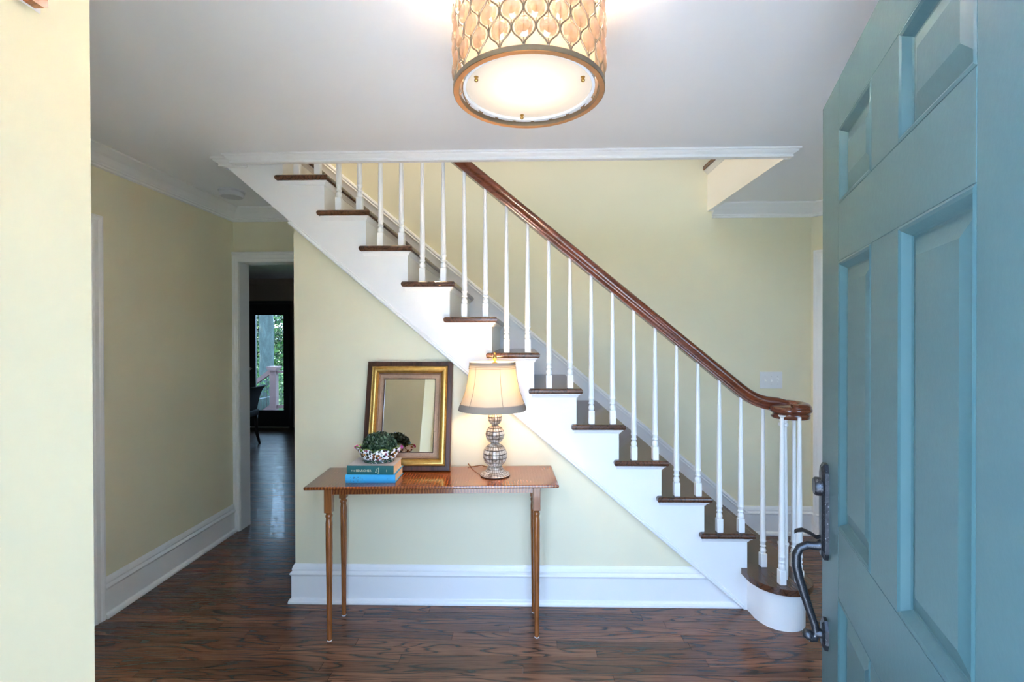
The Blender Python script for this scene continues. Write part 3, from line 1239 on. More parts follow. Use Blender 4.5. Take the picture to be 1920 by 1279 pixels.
plate('escutcheon', 0.951, 1.178, 0.052, 0.046, 0.014)
plate('lower_plate', 0.735, 0.805, 0.052, 0.044, 0.012)
bm = BM()
lathe(bm, [(0.0, 0.012), (0.022, 0.012), (0.022, 0.024), (0.019, 0.028), (0.0, 0.028)], 20)
bmesh.ops.rotate(bm, verts=bm.verts, cent=(0, 0, 0), matrix=Matrix.Rotation(-PI / 2, 3, 'X'))
obj('deadbolt_cylinder', bm, 'iron', hs, loc=(0.052, 0, 1.122), smooth=True, auto=40)
bm = BM()
tube(bm, [(0.052, 0.008, 0.985), (0.052, 0.020, 0.978), (0.052, 0.040, 0.977), (0.052, 0.056, 0.968), (0.052, 0.064, 0.950), (0.052, 0.064, 0.925), (0.052, 0.058, 0.895), (0.052, 0.048, 0.86), (0.052, 0.036, 0.82), (0.052, 0.026, 0.79), (0.052, 0.021, 0.768), (0.052, 0.026, 0.757), (0.052, 0.036, 0.758)],
     [0.013, 0.0105, 0.0095, 0.0095, 0.010, 0.0105, 0.0105, 0.010, 0.009, 0.0085, 0.009, 0.012, 0.014], 12)
obj('grip', bm, 'iron', hs, smooth=True, auto=60)
bm = BM()
tube(bm, [(0.052, 0.026, 0.754), (0.052, 0.038, 0.760), (0.052, 0.047, 0.763), (0.052, 0.051, 0.764)], [0.011, 0.0125, 0.0105, 0.003], 12)
tube(bm, [(0.052, 0.0, 0.768), (0.052, 0.024, 0.768)], [0.012, 0.010], 12)
obj('grip_curl', bm, 'iron', hs, smooth=True, auto=60)
bm = BM()
lt = [(0.010, 1.004, 0.006), (0.022, 1.000, 0.008), (0.036, 1.008, 0.012), (0.050, 1.013, 0.014), (0.062, 1.010, 0.011), (0.068, 1.006, 0.004)]
A = []
for y, z, hw in lt:
    A.append([bm.verts.new((0.052 - hw, y, z)), bm.verts.new((0.052, y, z + 0.004)), bm.verts.new((0.052 + hw, y, z)), bm.verts.new((0.052, y, z - 0.006))])
for a_, b_ in zip(A[:-1], A[1:]):
    for j in range(4):
        bm.faces.new((a_[j], a_[(j + 1) % 4], b_[(j + 1) % 4], b_[j]))
bm.faces.new(A[0])
bm.faces.new(A[-1])
obj('thumb_latch', bm, 'iron', hs, smooth=True, auto=50)

# ------------------------------------------------------------------ console table
TZ = 0.777
tb = empty('console_table', (-0.4405, 2.4145, 0), math.atan2(0.055, 1.212))
tag(tb, 'slender console table of striped reddish maple against the stair wall', 'table')
TL, TD = 0.606, 0.1745
bm = BM()
bbox(bm, -TL, TL, -TD, TD, TZ - 0.015, TZ, 0.005, 3)
obj('tabletop', bm, 'maple_top', tb)
LX0, LX1, LY0, LY1 = -0.513, 0.503, -0.096, 0.117
for (a, b, c, d) in ((LX0, LX1, LY0 - 0.012, LY0 + 0.006), (LX0, LX1, LY1 - 0.006, LY1 + 0.012)):
    bm = BM()
    box(bm, a, b, c, d, TZ - 0.057, TZ - 0.015)
    obj('apron', bm, 'maple_top', tb)
for (a, b, c, d) in ((LX0 - 0.012, LX0 + 0.006, LY0, LY1), (LX1 - 0.006, LX1 + 0.012, LY0, LY1)):
    bm = BM()
    box(bm, a, b, c, d, TZ - 0.057, TZ - 0.015)
    obj('end_apron', bm, 'maple', tb)
bm = BM()
q = 0.0185
lz = TZ - 0.015
box(bm, -q, q, -q, q, lz - 0.135, lz)
bevel(bm, 0.002, 1)
lathe(bm, [(0.005, 0.0), (0.0105, 0.0), (0.0115, 0.006), (0.0125, 0.15), (0.0165, 0.46), (0.0168, 0.575), (0.0150, 0.592), (0.0145, 0.598), (0.0172, 0.606), (0.0172, 0.613), (0.0135, 0.618), (0.0155, lz - 0.137), (0.0175, lz - 0.133)], 18)
leg = obj('leg', bm, 'maple', tb, loc=(LX0, LY0, 0.004), smooth=True, auto=40)
legs = [leg] + [dup(leg, tb, (x, y, 0.004)) for x, y in ((LX1, LY0), (LX0, LY1), (LX1, LY1))]
bm = BM()
lathe(bm, [(0.0, 0.0), (0.0115, 0.0), (0.0115, 0.004), (0.0, 0.004)], 14)
gl = obj('glide', bm, 'plastic', legs[0], loc=(0, 0, -0.004))
for l_ in legs[1:]:
    dup(gl, l_)

# ------------------------------------------------------------------ books
ang = 0.0


def book(name, loc, rz, L, D, T, spine_mat, board_mat, label):
    e = empty(name, loc, rz)
    tag(e, label, 'book', group='books under the majolica bowl')
    bt = 0.0026
    bm = BM()
    bbox(bm, -L / 2, L / 2, -D / 2, D / 2, 0, bt, 0.0006, 1)
    obj('cover_board', bm, board_mat, e)
    bm = BM()
    bbox(bm, -L / 2, L / 2, -D / 2, D / 2, T - bt, T, 0.0006, 1)
    obj('cover_board', bm, board_mat, e)
    bm = BM()
    pr = []
    for i in range(9):
        t = -1 + 2 * i / 8
        pr.append((-D / 2 - 0.005 * (1 - t * t) - 0.0005, T / 2 + t * T / 2))
    pr += [(-D / 2 + 0.003, T), (-D / 2 + 0.003, 0)]
    prism(bm, pr, 'X', -L / 2, L / 2)
    sp = obj('spine', bm, spine_mat, e, smooth=True, auto=50)
    bm = BM()
    box(bm, -L / 2 + 0.004, L / 2 - 0.004, -D / 2 + 0.003, D / 2 - 0.004, bt, T - bt)
    obj('page_block', bm, 'pages', e)
    return e, sp


blue, sp = book('hardcover_book', (-0.743, 2.372, TZ), 0.015, 0.242, 0.165, 0.040, 'blue_cloth', 'blue_cloth', 'bright blue hardcover book lying directly on the table')
for i, (x, wd) in enumerate(((-0.098, 0.005), (-0.083, 0.010), (-0.070, 0.004), (-0.062, 0.006), (-0.048, 0.003), (-0.040, 0.005))):
    bm = BM()
    for j, zz in enumerate((0.009, 0.015, 0.021, 0.027)):
        if (i + j) % 3 != 2:
            box(bm, x, x + wd * (0.6 + 0.4 * ((i * j) % 2)), -0.0885, -0.0872, zz, zz + 0.003)
    obj('spine_print', bm, 'faded_print', sp)
bm = BM()
tube(bm, [(0.088 + 0.005 * math.cos(a * PI / 6), -0.0876, 0.020 + 0.005 * math.sin(a * PI / 6)) for a in range(12)], 0.0006, 5, closed=True)
obj('spine_emblem', bm, 'faded_print', sp)
green, sp = book('hardcover_book', (-0.742, 2.368, TZ + 0.0403), -0.005, 0.228, 0.158, 0.043, 'green_cloth', 'grey_board', 'dark green hardcover book with gold title, on top of the blue book')
RX = (PI / 2, 0, 0)
text_mesh('title_text', 'THE', 0.0092, 'foil', sp, (-0.092, -0.0852, 0.0195), RX, spacing=1.3)
text_mesh('title_text', 'SEARCHER', 0.0145, 'foil', sp, (-0.069, -0.0852, 0.0200), RX, spacing=1.12)
text_mesh('author_text', 'Tana', 0.0105, 'foil', sp, (0.030, -0.0850, 0.021), (PI / 2, -PI / 2, 0), align='CENTER')
text_mesh('author_text', 'French', 0.0105, 'foil', sp, (0.042, -0.0850, 0.021), (PI / 2, -PI / 2, 0), align='CENTER')
bm = BM()
tube(bm, [(0.0805, -0.0853, 0.0155), (0.0830, -0.0853, 0.0180), (0.0805, -0.0853, 0.0205), (0.0830, -0.0853, 0.0230), (0.0805, -0.0853, 0.0255)], 0.0008, 5)
obj('imprint_emblem', bm, 'foil', sp)

# ------------------------------------------------------------------ majolica bowl and boxwood ball
bz = TZ + 0.0403 + 0.0431
bw = empty('majolica_bowl', (-0.728, 2.376, bz))
tag(bw, 'footed white bowl painted with flowers, scalloped rim and pink tips', 'bowl')
NS = 96
RX_, RY_ = 0.100, 0.062


def bowl_pt(th, t, inner=False):
    # t 0 at foot, 1 at rim; wall flares; rim scallops; ends pull out into curled tips
    prof = [(0.0, 0.72), (0.1, 0.83), (0.25, 0.91), (0.5, 0.95), (0.75, 0.96), (0.9, 0.98), (1.0, 1.03)]
    for (a, ra), (b, rb) in zip(prof[:-1], prof[1:]):
        if a <= t <= b:
            r = ra + (rb - ra) * (t - a) / (b - a)
            break
    sc = abs(math.sin(th * 4 + PI / 2 * 0))
    rim = (sc ** 0.6 - 0.5) * 0.018
    h = 0.012 + t * 0.056 + max(0, t - 0.5) * 2 * rim
    tip = max(0.0, abs(math.cos(th)) - 0.90) / 0.10
    out = 1 + max(0, t - 0.4) / 0.6 * 0.20 * tip
    z = h + max(0, t - 0.6) / 0.4 * 0.006 * tip
    k = 0.955 if inner else 1.0
    return (RX_ * r * out * math.cos(th) * k, RY_ * r * (1 + 0.1 * (1 - abs(math.cos(th)))) * math.sin(th) * k, z + (0.003 if inner and t < 0.9 else 0))


bm = BM()
pl = bm.loops.layers.float_color.new('paint')
ts = [0, 0.1, 0.2, 0.35, 0.5, 0.65, 0.8, 0.9, 0.96, 1.0]
ro_, ri_ = [], []
for t in ts:
    ro_.append([bm.verts.new(bowl_pt(2 * PI * i / NS, t)) for i in range(NS)])
    ri_.append([bm.verts.new(bowl_pt(2 * PI * i / NS, t, True)) for i in range(NS)])


def pcol(i, t):
    th = 2 * PI * i / NS
    tip = 1.0 if abs(math.cos(th)) > 0.975 and t > 0.9 else 0.0
    return (tip, 1.0 if t > 0.95 and not tip else 0.0, 0.0, 1)


for a in range(len(ts) - 1):
    for i in range(NS):
        j = (i + 1) % NS
        for R_, flip in ((ro_, False), (ri_, True)):
            f = bm.faces.new((R_[a][i], R_[a][j], R_[a + 1][j], R_[a + 1][i]))
            for lp, (ii, tt) in zip(f.loops, ((i, ts[a]), (j, ts[a]), (j, ts[a + 1]), (i, ts[a + 1]))):
                lp[pl] = pcol(ii, tt)
for i in range(NS):
    j = (i + 1) % NS
    f = bm.faces.new((ro_[-1][i], ro_[-1][j], ri_[-1][j], ri_[-1][i]))
    for lp in f.loops:
        lp[pl] = pcol(i, 1.0)
for R_ in (ro_, ri_):
    f = bm.faces.new(R_[0])
    for lp in f.loops:
        lp[pl] = (0, 0, 0, 1)
obj('bowl_body', bm, 'majolica', bw, smooth=True, auto=60)
bm = BM()
pl = bm.loops.layers.float_color.new('paint')
lathe(bm, [(0.74, 0.0), (0.79, 0.003), (0.79, 0.008), (0.72, 0.012), (0.70, 0.016)], 48, sx=RX_, sy=RY_ * 1.15)
for f in bm.faces:
    for lp in f.loops:
        lp[pl] = (0, 0, 1, 1)
obj('foot_ring', bm, 'majolica', bw, smooth=True, auto=50)


def leaf_cloud(bm, pts_dirs, size, rnd, aspect=0.6, jitter=0.8):
    for p, dvec in pts_dirs:
        n = (Vector(dvec) + Vector((rnd.uniform(-1, 1), rnd.uniform(-1, 1), rnd.uniform(-1, 1))) * jitter).normalized()
        a = n.orthogonal().normalized()
        a = (Matrix.Rotation(rnd.uniform(0, 2 * PI), 3, n) @ a)
        b = n.cross(a)
        s = size * rnd.uniform(0.7, 1.3)
        p = Vector(p)
        v = [bm.verts.new(p - a * s), bm.verts.new(p + b * s * aspect + n * s * 0.15), bm.verts.new(p + a * s), bm.verts.new(p - b * s * aspect + n * s * 0.15)]
        bm.faces.new((v[0], v[1], v[2]))
        bm.faces.new((v[0], v[2], v[3]))


rb_ = random.Random(11)
bx = empty('boxwood_ball', (-0.724, 2.376, bz + 0.020))
tag(bx, 'clipped dark green boxwood ball sitting in the painted bowl', 'plant')
bm = BM()
bmesh.ops.create_icosphere(bm, subdivisions=3, radius=1.0)
for v in bm.verts:
    v.co = Vector((v.co.x * 0.074, v.co.y * 0.050, 0.060 + v.co.z * 0.055))
obj('core', bm, 'boxwood', bx, smooth=True)
bm = BM()
pd = []
while len(pd) < 1200:
    v = Vector((rb_.gauss(0, 1), rb_.gauss(0, 1), rb_.gauss(0, 1))).normalized()
    if v.z < -0.35:
        continue
    k = rb_.uniform(0.97, 1.13)
    pd.append(((v.x * 0.076 * k, v.y * 0.056 * k, 0.058 + v.z * 0.062 * k), v))
leaf_cloud(bm, pd, 0.0085, rb_, 0.6, 1.0)
lo = obj('leaves', bm, 'boxwood', bx)
lo['kind'] = 'stuff'

# ------------------------------------------------------------------ leaning mirror
mw, mh = 0.468, 0.582
mr = empty('framed_mirror', (-0.618, 2.500, TZ + 0.001))
lean = math.asin((2.626 - 2.505) / mh)
mr.rotation_euler = (-lean, 0, 0.004)
tag(mr, 'rectangular mirror in a brown and gold frame leaning on the wall', 'mirror')


def ring_frame(name, prof, mat, parent):
    """prof: (inset from outer edge, height towards the room) closed outline"""
    bm = BM()
    rings = []
    for (x, z, sx, sz) in ((-mw / 2, 0, 1, 1), (mw / 2, 0, -1, 1), (mw / 2, mh, -1, -1), (-mw / 2, mh, 1, -1)):
        rings.append([bm.verts.new((x + sx * a, -b, z + sz * a)) for a, b in prof])
    n = len(prof)
    for i in range(4):
        A, B = rings[i], rings[(i + 1) % 4]
        for j in range(n):
            bm.faces.new((A[j], A[(j + 1) % n], B[(j + 1) % n], B[j]))
    return obj(name, bm, mat, parent, smooth=True, auto=35)


ring_frame('outer_frame', [(0, -0.008), (0, 0.020), (0.003, 0.023), (0.024, 0.023), (0.027, 0.020), (0.027, -0.008)], 'frame_brown', mr)
ring_frame('gold_molding', [(0.027, -0.004), (0.027, 0.027), (0.030, 0.030), (0.034, 0.028), (0.038, 0.030), (0.046, 0.030), (0.054, 0.025), (0.060, 0.016), (0.063, 0.012), (0.063, -0.004)], 'gold', mr)
ring_frame('bronze_molding', [(0.063, -0.004), (0.063, 0.016), (0.066, 0.018), (0.070, 0.015), (0.072, 0.012), (0.088, 0.009), (0.092, 0.010), (0.092, -0.004)], 'rose_gold', mr)
ring_frame('sight_edge', [(0.092, -0.004), (0.092, 0.009), (0.096, 0.004), (0.096, -0.004)], 'frame_brown', mr)
bm = BM()
box(bm, -mw / 2 + 0.09, mw / 2 - 0.09, -0.002, 0.002, 0.09, mh - 0.09)
obj('glass', bm, 'mirror', mr)
bm = BM()
box(bm, -mw / 2 + 0.01, mw / 2 - 0.01, 0.0025, 0.0075, 0.01, mh - 0.01)
obj('backing', bm, 'frame_brown', mr)

# ------------------------------------------------------------------ table lamp
lp_ = empty('table_lamp', (-0.143, 2.428, TZ))
tag(lp_, 'lit table lamp with bell shade on stacked shell mosaic spheres', 'lamp')


def mosaic(name, c, R, nlat, nlon):
    bm = BM()
    bmesh.ops.create_uvsphere(bm, u_segments=24, v_segments=14, radius=R * 0.972)
    s = obj(name, bm, 'grout', lp_, loc=(0, 0, c), smooth=True)
    bm = BM()
    for i in range(nlat):
        p0 = PI * (i + 0.10) / nlat
        p1 = PI * (i + 0.90) / nlat
        for j in range(nlon):
            t0 = 2 * PI * (j + 0.10) / nlon
            t1 = 2 * PI * (j + 0.90) / nlon
            q = []
            for rr in (R * 0.96, R):
                for p, t in ((p0, t0), (p0, t1), (p1, t1), (p1, t0)):
                    q.append(bm.verts.new((rr * math.sin(p) * math.cos(t), rr * math.sin(p) * math.sin(t), rr * math.cos(p))))
            bm.faces.new(q[4:8])
            for k in range(4):
                bm.faces.new((q[k], q[(k + 1) % 4], q[4 + (k + 1) % 4], q[4 + k]))
    tl = obj('shell_tiles', bm, 'shell', s)
    tl['kind'] = 'stuff'
    return s


mosaic('large_sphere', 0.104, 0.0625, 9, 22)
mosaic('middle_sphere', 0.211, 0.0490, 8, 18)
mosaic('small_sphere', 0.293, 0.0375, 7, 16)
FL = [(0.076, 0.0), (0.077, 0.005), (0.074, 0.011), (0.062, 0.017), (0.050, 0.024), (0.042, 0.036), (0.036, 0.046), (0.026, 0.050)]
bm = BM()
lathe(bm, [(0.0, 0.0)] + [(r - 0.002, z) for r, z in FL], 40)
fo = obj('foot', bm, 'grout', lp_, smooth=True)
bm = BM()
for a in range(1, len(FL) - 1):
    for j in range(28):
        t0, t1 = 2 * PI * (j + 0.06) / 28, 2 * PI * (j + 0.94) / 28
        (ra, za), (rb, zb) = FL[a], FL[a + 1]
        ra, za, rb, zb = ra + (rb - ra) * 0.07, za + (zb - za) * 0.07, ra + (rb - ra) * 0.93, za + (zb - za) * 0.93
        bm.faces.new([bm.verts.new((r * math.cos(t), r * math.sin(t), z)) for r, z, t in ((ra, za, t0), (ra, za, t1), (rb, zb, t1), (rb, zb, t0))])
tl = obj('shell_tiles', bm, 'shell', fo)
tl['kind'] = 'stuff'
bm = BM()
lathe(bm, [(0.012, 0.325), (0.014, 0.335), (0.009, 0.345), (0.009, 0.40), (0.016, 0.405), (0.016, 0.44), (0.008, 0.445)], 16)
obj('socket', bm, 'brass', lp_, smooth=True, auto=40)
# shade: six panelled bell
SHZ0, SHZ1 = 0.330, 0.573
def shade_r(t):   # t 0 bottom .. 1 top
    pts_ = [(0, 0.176), (0.08, 0.171), (0.2, 0.158), (0.4, 0.140), (0.6, 0.129), (0.8, 0.122), (1.0, 0.118)]
    for (a, ra), (b, rb) in zip(pts_[:-1], pts_[1:]):
        if a <= t <= b:
            return ra + (rb - ra) * (t - a) / (b - a)


def shade_shell(name, t0, t1, off, mat, parent, nst=16):
    bm = BM()
    seg = 72
    rings = []
    for i in range(nst + 1):
        t = t0 + (t1 - t0) * i / nst
        z = SHZ0 + (SHZ1 - SHZ0) * t
        ring = []
        for j in range(seg):
            th = 2 * PI * j / seg
            # panels flatten slightly between ribs
            ph = ((th + PI / 6 + 0.15) % (PI / 3)) - PI / 6
            r = shade_r(t) * (1 - 0.035 * (1 - abs(ph) / (PI / 6)) ) + off
            ring.append(bm.verts.new((r * math.cos(th), r * math.sin(th), z)))
        rings.append(ring)
    for A, B in zip(rings[:-1], rings[1:]):
        for j in range(seg):
            bm.faces.new((A[j], A[(j + 1) % seg], B[(j + 1) % seg], B[j]))
    return obj(name, bm, mat, parent, smooth=True)


sh = shade_shell('shade', 0, 1, 0, 'shade', lp_)
sh.location = (-0.012, 0, 0.008)
shade_shell('hem_band', 0.0, 0.135, 0.002, 'shade_band', sh, 4)
shade_shell('top_band', 0.945, 1.0, 0.002, 'shade_band', sh, 2)
for t in (0.87, 0.905, 0.935):
    shade_shell('pleat_cord', t - 0.006, t + 0.006, 0.003, 'shade_band', sh, 1)
for i in range(6):
    th = 2 * PI * i / 6 - PI / 6 - 0.15 + PI / 6
    bm = BM()
    tube(bm, [((shade_r(t) + 0.001) * math.cos(th), (shade_r(t) + 0.001) * math.sin(th), SHZ0 + (SHZ1 - SHZ0) * t) for t in [k / 10 for k in range(1, 10)]], 0.0012, 5)
    obj('rib_seam', bm, 'shade_band', sh)
bm = BM()
for i in range(3):
    th = 2 * PI * i / 3 + 0.4
    tube(bm, [(0, 0, SHZ1 - 0.004), (0.118 * math.cos(th), 0.118 * math.sin(th), SHZ1 - 0.004)], 0.0015, 5)
tube(bm, [(0, 0, 0.44), (0.03, 0, 0.46), (0.036, 0, 0.52), (0.0, 0, SHZ1)], 0.0014, 5)
tube(bm, [(0, 0, 0.44), (-0.03, 0, 0.46), (-0.036, 0, 0.52), (0.0, 0, SHZ1)], 0.0014, 5)
obj('harp', bm, 'brass', lp_)
bm = BM()
lathe(bm, [(0.014, SHZ1 - 0.002), (0.014, SHZ1 + 0.004), (0.006, SHZ1 + 0.008), (0.005, SHZ1 + 0.013), (0.011, SHZ1 + 0.024), (0.012, SHZ1 + 0.031), (0.006, SHZ1 + 0.042), (0.005, SHZ1 + 0.046), (0.007, SHZ1 + 0.053), (0.0, SHZ1 + 0.060)], 14)
obj('finial', bm, 'brass', lp_, smooth=True, auto=50)
bm = BM()
tube(bm, [(-0.045, 0.045, 0.030), (-0.075, 0.075, 0.030), (-0.10, 0.10, 0.020), (-0.125, 0.125, 0.010), (-0.14, 0.148, 0.003), (-0.15, 0.17, 0.003), (-0.16, 0.178, 0.012)], 0.0026, 8)
obj('cord', bm, 'maple', lp_, smooth=True)


def bulb(name, loc, energy, color, rad):
    l = bpy.data.lights.new(name, 'POINT')
    l.energy = energy
    l.color = color
    l.shadow_soft_size = rad
    o = bpy.data.objects.new(name, l)
    o.location = loc
    COL.objects.link(o)
    return o


b_ = bulb('bulb', (0, 0, 0.475), 4.0, (1.0, 0.66, 0.33), 0.03)
b_.parent = lp_

# ------------------------------------------------------------------ ceiling light
cl = empty('ceiling_light', (0.018, 1.288, CEIL))
tag(cl, 'drum ceiling light of bronze ogee wire and oval crystals around a cream shade', 'ceiling light')
R0 = 0.200
ZB = 2.137 - CEIL
HP = 0.044
ZT = ZB + 0.012 + HP * 6
NC = 22
bm = BM()
lathe(bm, [(0.0, -0.022), (0.05, -0.022), (0.062, -0.014), (0.066, 0.0), (0.0, 0.0)], 32)
obj('canopy', bm, 'bronze', cl, smooth=True, auto=40)
bm = BM()
lathe(bm, [(0.010, ZT + 0.002), (0.010, -0.02)], 14)
for i in range(3):
    th = 2 * PI * i / 3 + 0.5
    tube(bm, [(0, 0, ZT + 0.006), (R0 * math.cos(th), R0 * math.sin(th), ZT + 0.006)], 0.004, 6)
obj('stem', bm, 'bronze', cl)


def hoop(name, z0, z1, r0, r1, mat, seg=72):
    bm = BM()
    lathe(bm, [(r0, z0), (r1, z0), (r1, z1), (r0, z1), (r0, z0)], seg, cap=False)
    bmesh.ops.remove_doubles(bm, verts=bm.verts, dist=1e-6)
    return obj(name, bm, mat, cl, smooth=True, auto=40)


hoop('bottom_hoop', ZB, ZB + 0.012, R0 - 0.013, R0 + 0.003, ['bronze'])
hoop('hoop_gilding', ZB - 0.0012, ZB, R0 - 0.012, R0 + 0.001, ['copper'])
hoop('top_hoop', ZT, ZT + 0.010, R0 - 0.010, R0 + 0.003, ['bronze'])
wang = 2 * PI / NC
zb0 = ZB + 0.012
wires = {}
for par in (1, -1):
    bm = BM()
    pts = []
    for i in range(49):
        z = zb0 + (HP * 6) * i / 48
        cs = math.cos(PI * (z - zb0) / HP)
        og = math.copysign(abs(cs) ** 0.8, cs)
        th = par * wang / 4 * og * 0.93
        pts.append((R0 * math.cos(th), R0 * math.sin(th), z))
    tube(bm, pts, 0.0021, 6)
    wires[par] = obj('lattice_wire', bm, 'bronze', cl, smooth=True)
for i in range(2 * NC):
    par = 1 if i % 2 == 0 else -1
    th = i * wang / 2
    if i < 2:
        wires[par].rotation_euler = (0, 0, th)
    else:
        dup(wires[par], cl, rot=(0, 0, th))
# crystals: cells whose centre lies between wires that have spread apart
bm = BM()
NCV = 12
for (rr, yy) in ((1.0, 0.0),):
    ring = [bm.verts.new((0.0, 0.0215 * math.cos(2 * PI * i / NCV), 0.0255 * math.sin(2 * PI * i / NCV))) for i in range(NCV)]
    for sg in (1, -1):
        mid = [bm.verts.new((sg * 0.005, 0.0145 * math.cos(2 * PI * (i + 0.5) / NCV), 0.0170 * math.sin(2 * PI * (i + 0.5) / NCV))) for i in range(NCV)]
        top = bm.verts.new((sg * 0.0075, 0, 0))
        for i in range(NCV):
            j = (i + 1) % NCV
            bm.faces.new((ring[i], ring[j], mid[i]))
            bm.faces.new((ring[j], mid[j], mid[i]))
            bm.faces.new((mid[i], mid[j], top))
cr0 = obj('crystal', bm, 'crystal', cl)
bm = BM()
tube(bm, [(0, 0, -0.041), (0, 0, 0.041)], 0.0009, 5)
for sg in (1, -1):
    for zz in (0.0275, 0.0315, 0.0355):
        bmesh.ops.create_icosphere(bm, subdivisions=1, radius=0.0019, matrix=Matrix.Translation((0, 0, sg * zz)))
hk0 = obj('bead_link', bm, 'bronze', cr0)
first = True
for row in range(1, 6):
    for i in range(NC):
        # at row 0 wires 0 and 1 touch at +wang/4; cells open at -wang/4 there and swap each row
        th = i * wang + (wang / 4 if row % 2 == 1 else -wang / 4)
        z = zb0 + HP * row
        loc = (R0 * math.cos(th), R0 * math.sin(th), z)
        if first:
            cr0.location, cr0.rotation_euler = loc, (0, 0, th)
            first = False
        else:
            c = dup(cr0, cl, loc, (0, 0, th))
            dup(hk0, c)
bm = BM()
lathe(bm, [(0.176, ZB + 0.014), (0.176, ZT)], 64, cap=False)
obj('inner_shade', bm, 'drum', cl, smooth=True)
bm = BM()
lathe(bm, [(0.0, ZB + 0.0155), (0.10, ZB + 0.016), (0.172, ZB + 0.017)], 64, cap=False)
obj('diffuser', bm, 'diffuser', cl, smooth=True, auto=40)
hoop('diffuser_rim', ZB + 0.010, ZB + 0.020, 0.169, 0.1765, ['plastic'])
for i, a_ in enumerate((97, 205, 338)):
    th = math.radians(a_)
    bm = BM()
    lathe(bm, [(0.0, ZB + 0.002), (0.004, ZB + 0.004), (0.0055, ZB + 0.008), (0.0035, ZB + 0.012), (0.006, ZB + 0.016)], 10, center=(0.150 * math.cos(th), 0.150 * math.sin(th), 0))
    obj('diffuser_knob', bm, 'brass', cl, smooth=True)
for i in range(3):
    th = 2 * PI * i / 3 + 0.3
    b_ = bulb('bulb', (0.035 * math.cos(th), 0.035 * math.sin(th), ZB + 0.105), 92.0, (1.0, 0.87, 0.75), 0.03)
    b_.parent = cl

# unseen dome lamp added upstairs to warm the back wall of the stairs
ul = empty('added_dome_light', (-1.1, 2.95, 5.15))
tag(ul, 'unseen dome light added on the landing ceiling to warm the stairwell', 'ceiling light')
bm = BM()
lathe(bm, [(0.0, 0.0), (0.17, 0.0), (0.175, -0.02), (0.16, -0.03), (0.0, -0.03)], 36)
obj('pan', bm, 'bronze', ul, smooth=True, auto=40)
bm = BM()
lathe(bm, [(0.155, -0.03), (0.15, -0.07), (0.11, -0.11), (0.05, -0.128), (0.0, -0.13)], 36, cap=False)
obj('dome', bm, 'diffuser', ul, smooth=True)
b_ = bulb('bulb', (0, 0, -0.17), 44.0, (1.0, 0.80, 0.56), 0.05)
b_.parent = ul

# ------------------------------------------------------------------ small fittings
sd_ = empty('smoke_detector', (-1.948, 3.147, CEIL))
tag(sd_, 'round white smoke detector on the ceiling left of the stairs', 'smoke detector')
bm = BM()
lathe(bm, [(0.0, 0.0), (0.080, 0.0), (0.081, -0.006), (0.078, -0.011), (0.070, -0.012), (0.0, -0.012)], 36)
obj('mounting_base', bm, 'detector', sd_, smooth=True, auto=40)
bm = BM()
lathe(bm, [(0.0, -0.012), (0.074, -0.012), (0.076, -0.020), (0.073, -0.034), (0.066, -0.042), (0.040, -0.046), (0.0, -0.047)], 36)
obj('housing', bm, 'detector', sd_, smooth=True, auto=40)
bm = BM()
lathe(bm, [(0.0, -0.0495), (0.010, -0.0495), (0.012, -0.044)], 14, center=(0.01, -0.035, 0.004))
obj('test_button', bm, 'detector', sd_, smooth=True)
bm = BM()
lathe(bm, [(0.0, -0.0465), (0.003, -0.0465), (0.003, -0.040)], 8, center=(-0.035, -0.040, 0.003))
obj('indicator_light', bm, 'black', sd_)

sw = empty('light_switch', (1.859, WB, 1.160))
tag(sw, 'white triple toggle light switch on the yellow back wall', 'light switch')
bm = BM()
bbox(bm, -0.084, 0.084, -0.007, 0.0, -0.063, 0.063, 0.003, 2)
obj('plate', bm, 'plastic', sw)
for i, x in enumerate((-0.046, 0.0, 0.046)):
    bm = BM()
    bbox(bm, -0.005, 0.005, -0.009, -0.006, -0.012, 0.012, 0.001, 1)
    obj('toggle_slot', bm, 'trim', sw, loc=(x, 0, 0))
    bm = BM()
    bbox(bm, -0.0042, 0.0042, -0.018, 0.0, -0.005, 0.005, 0.001, 1)
    obj('toggle', bm, 'trim', sw, loc=(x, -0.007, 0), rot=((0.6 if i < 2 else -0.6), 0, 0))
    bm = BM()
    for zz in (0.030, -0.030):
        lathe(bm, [(0.0, 0.0), (0.0028, 0.0), (0.0028, 0.001), (0, 0.001)], 8, center=(0, zz, 0))
    bmesh.ops.rotate(bm, verts=bm.verts, cent=(0, 0, 0), matrix=Matrix.Rotation(PI / 2, 3, 'X'))
    obj('screw', bm, 'steel', sw, loc=(x, -0.007, 0))

dc_ = empty('wooden_plaque', (BX, 0.828, 2.073))
tag(dc_, 'small brown wooden piece high on the cream wall, top left corner', 'plaque')
bm = BM()
bbox(bm, 0.0, 0.004, -0.022, 0.022, 0.0, 0.16, 0.0015, 1)
obj('back_plate', bm, 'trim', dc_)
bm = BM()
prism(bm, [(-0.010, 0.002), (0.010, 0.002), (0.016, 0.008), (0.016, 0.15), (-0.016, 0.15), (-0.016, 0.008)], 'X', 0.004, 0.022)
obj('box', bm, 'maple', dc_)

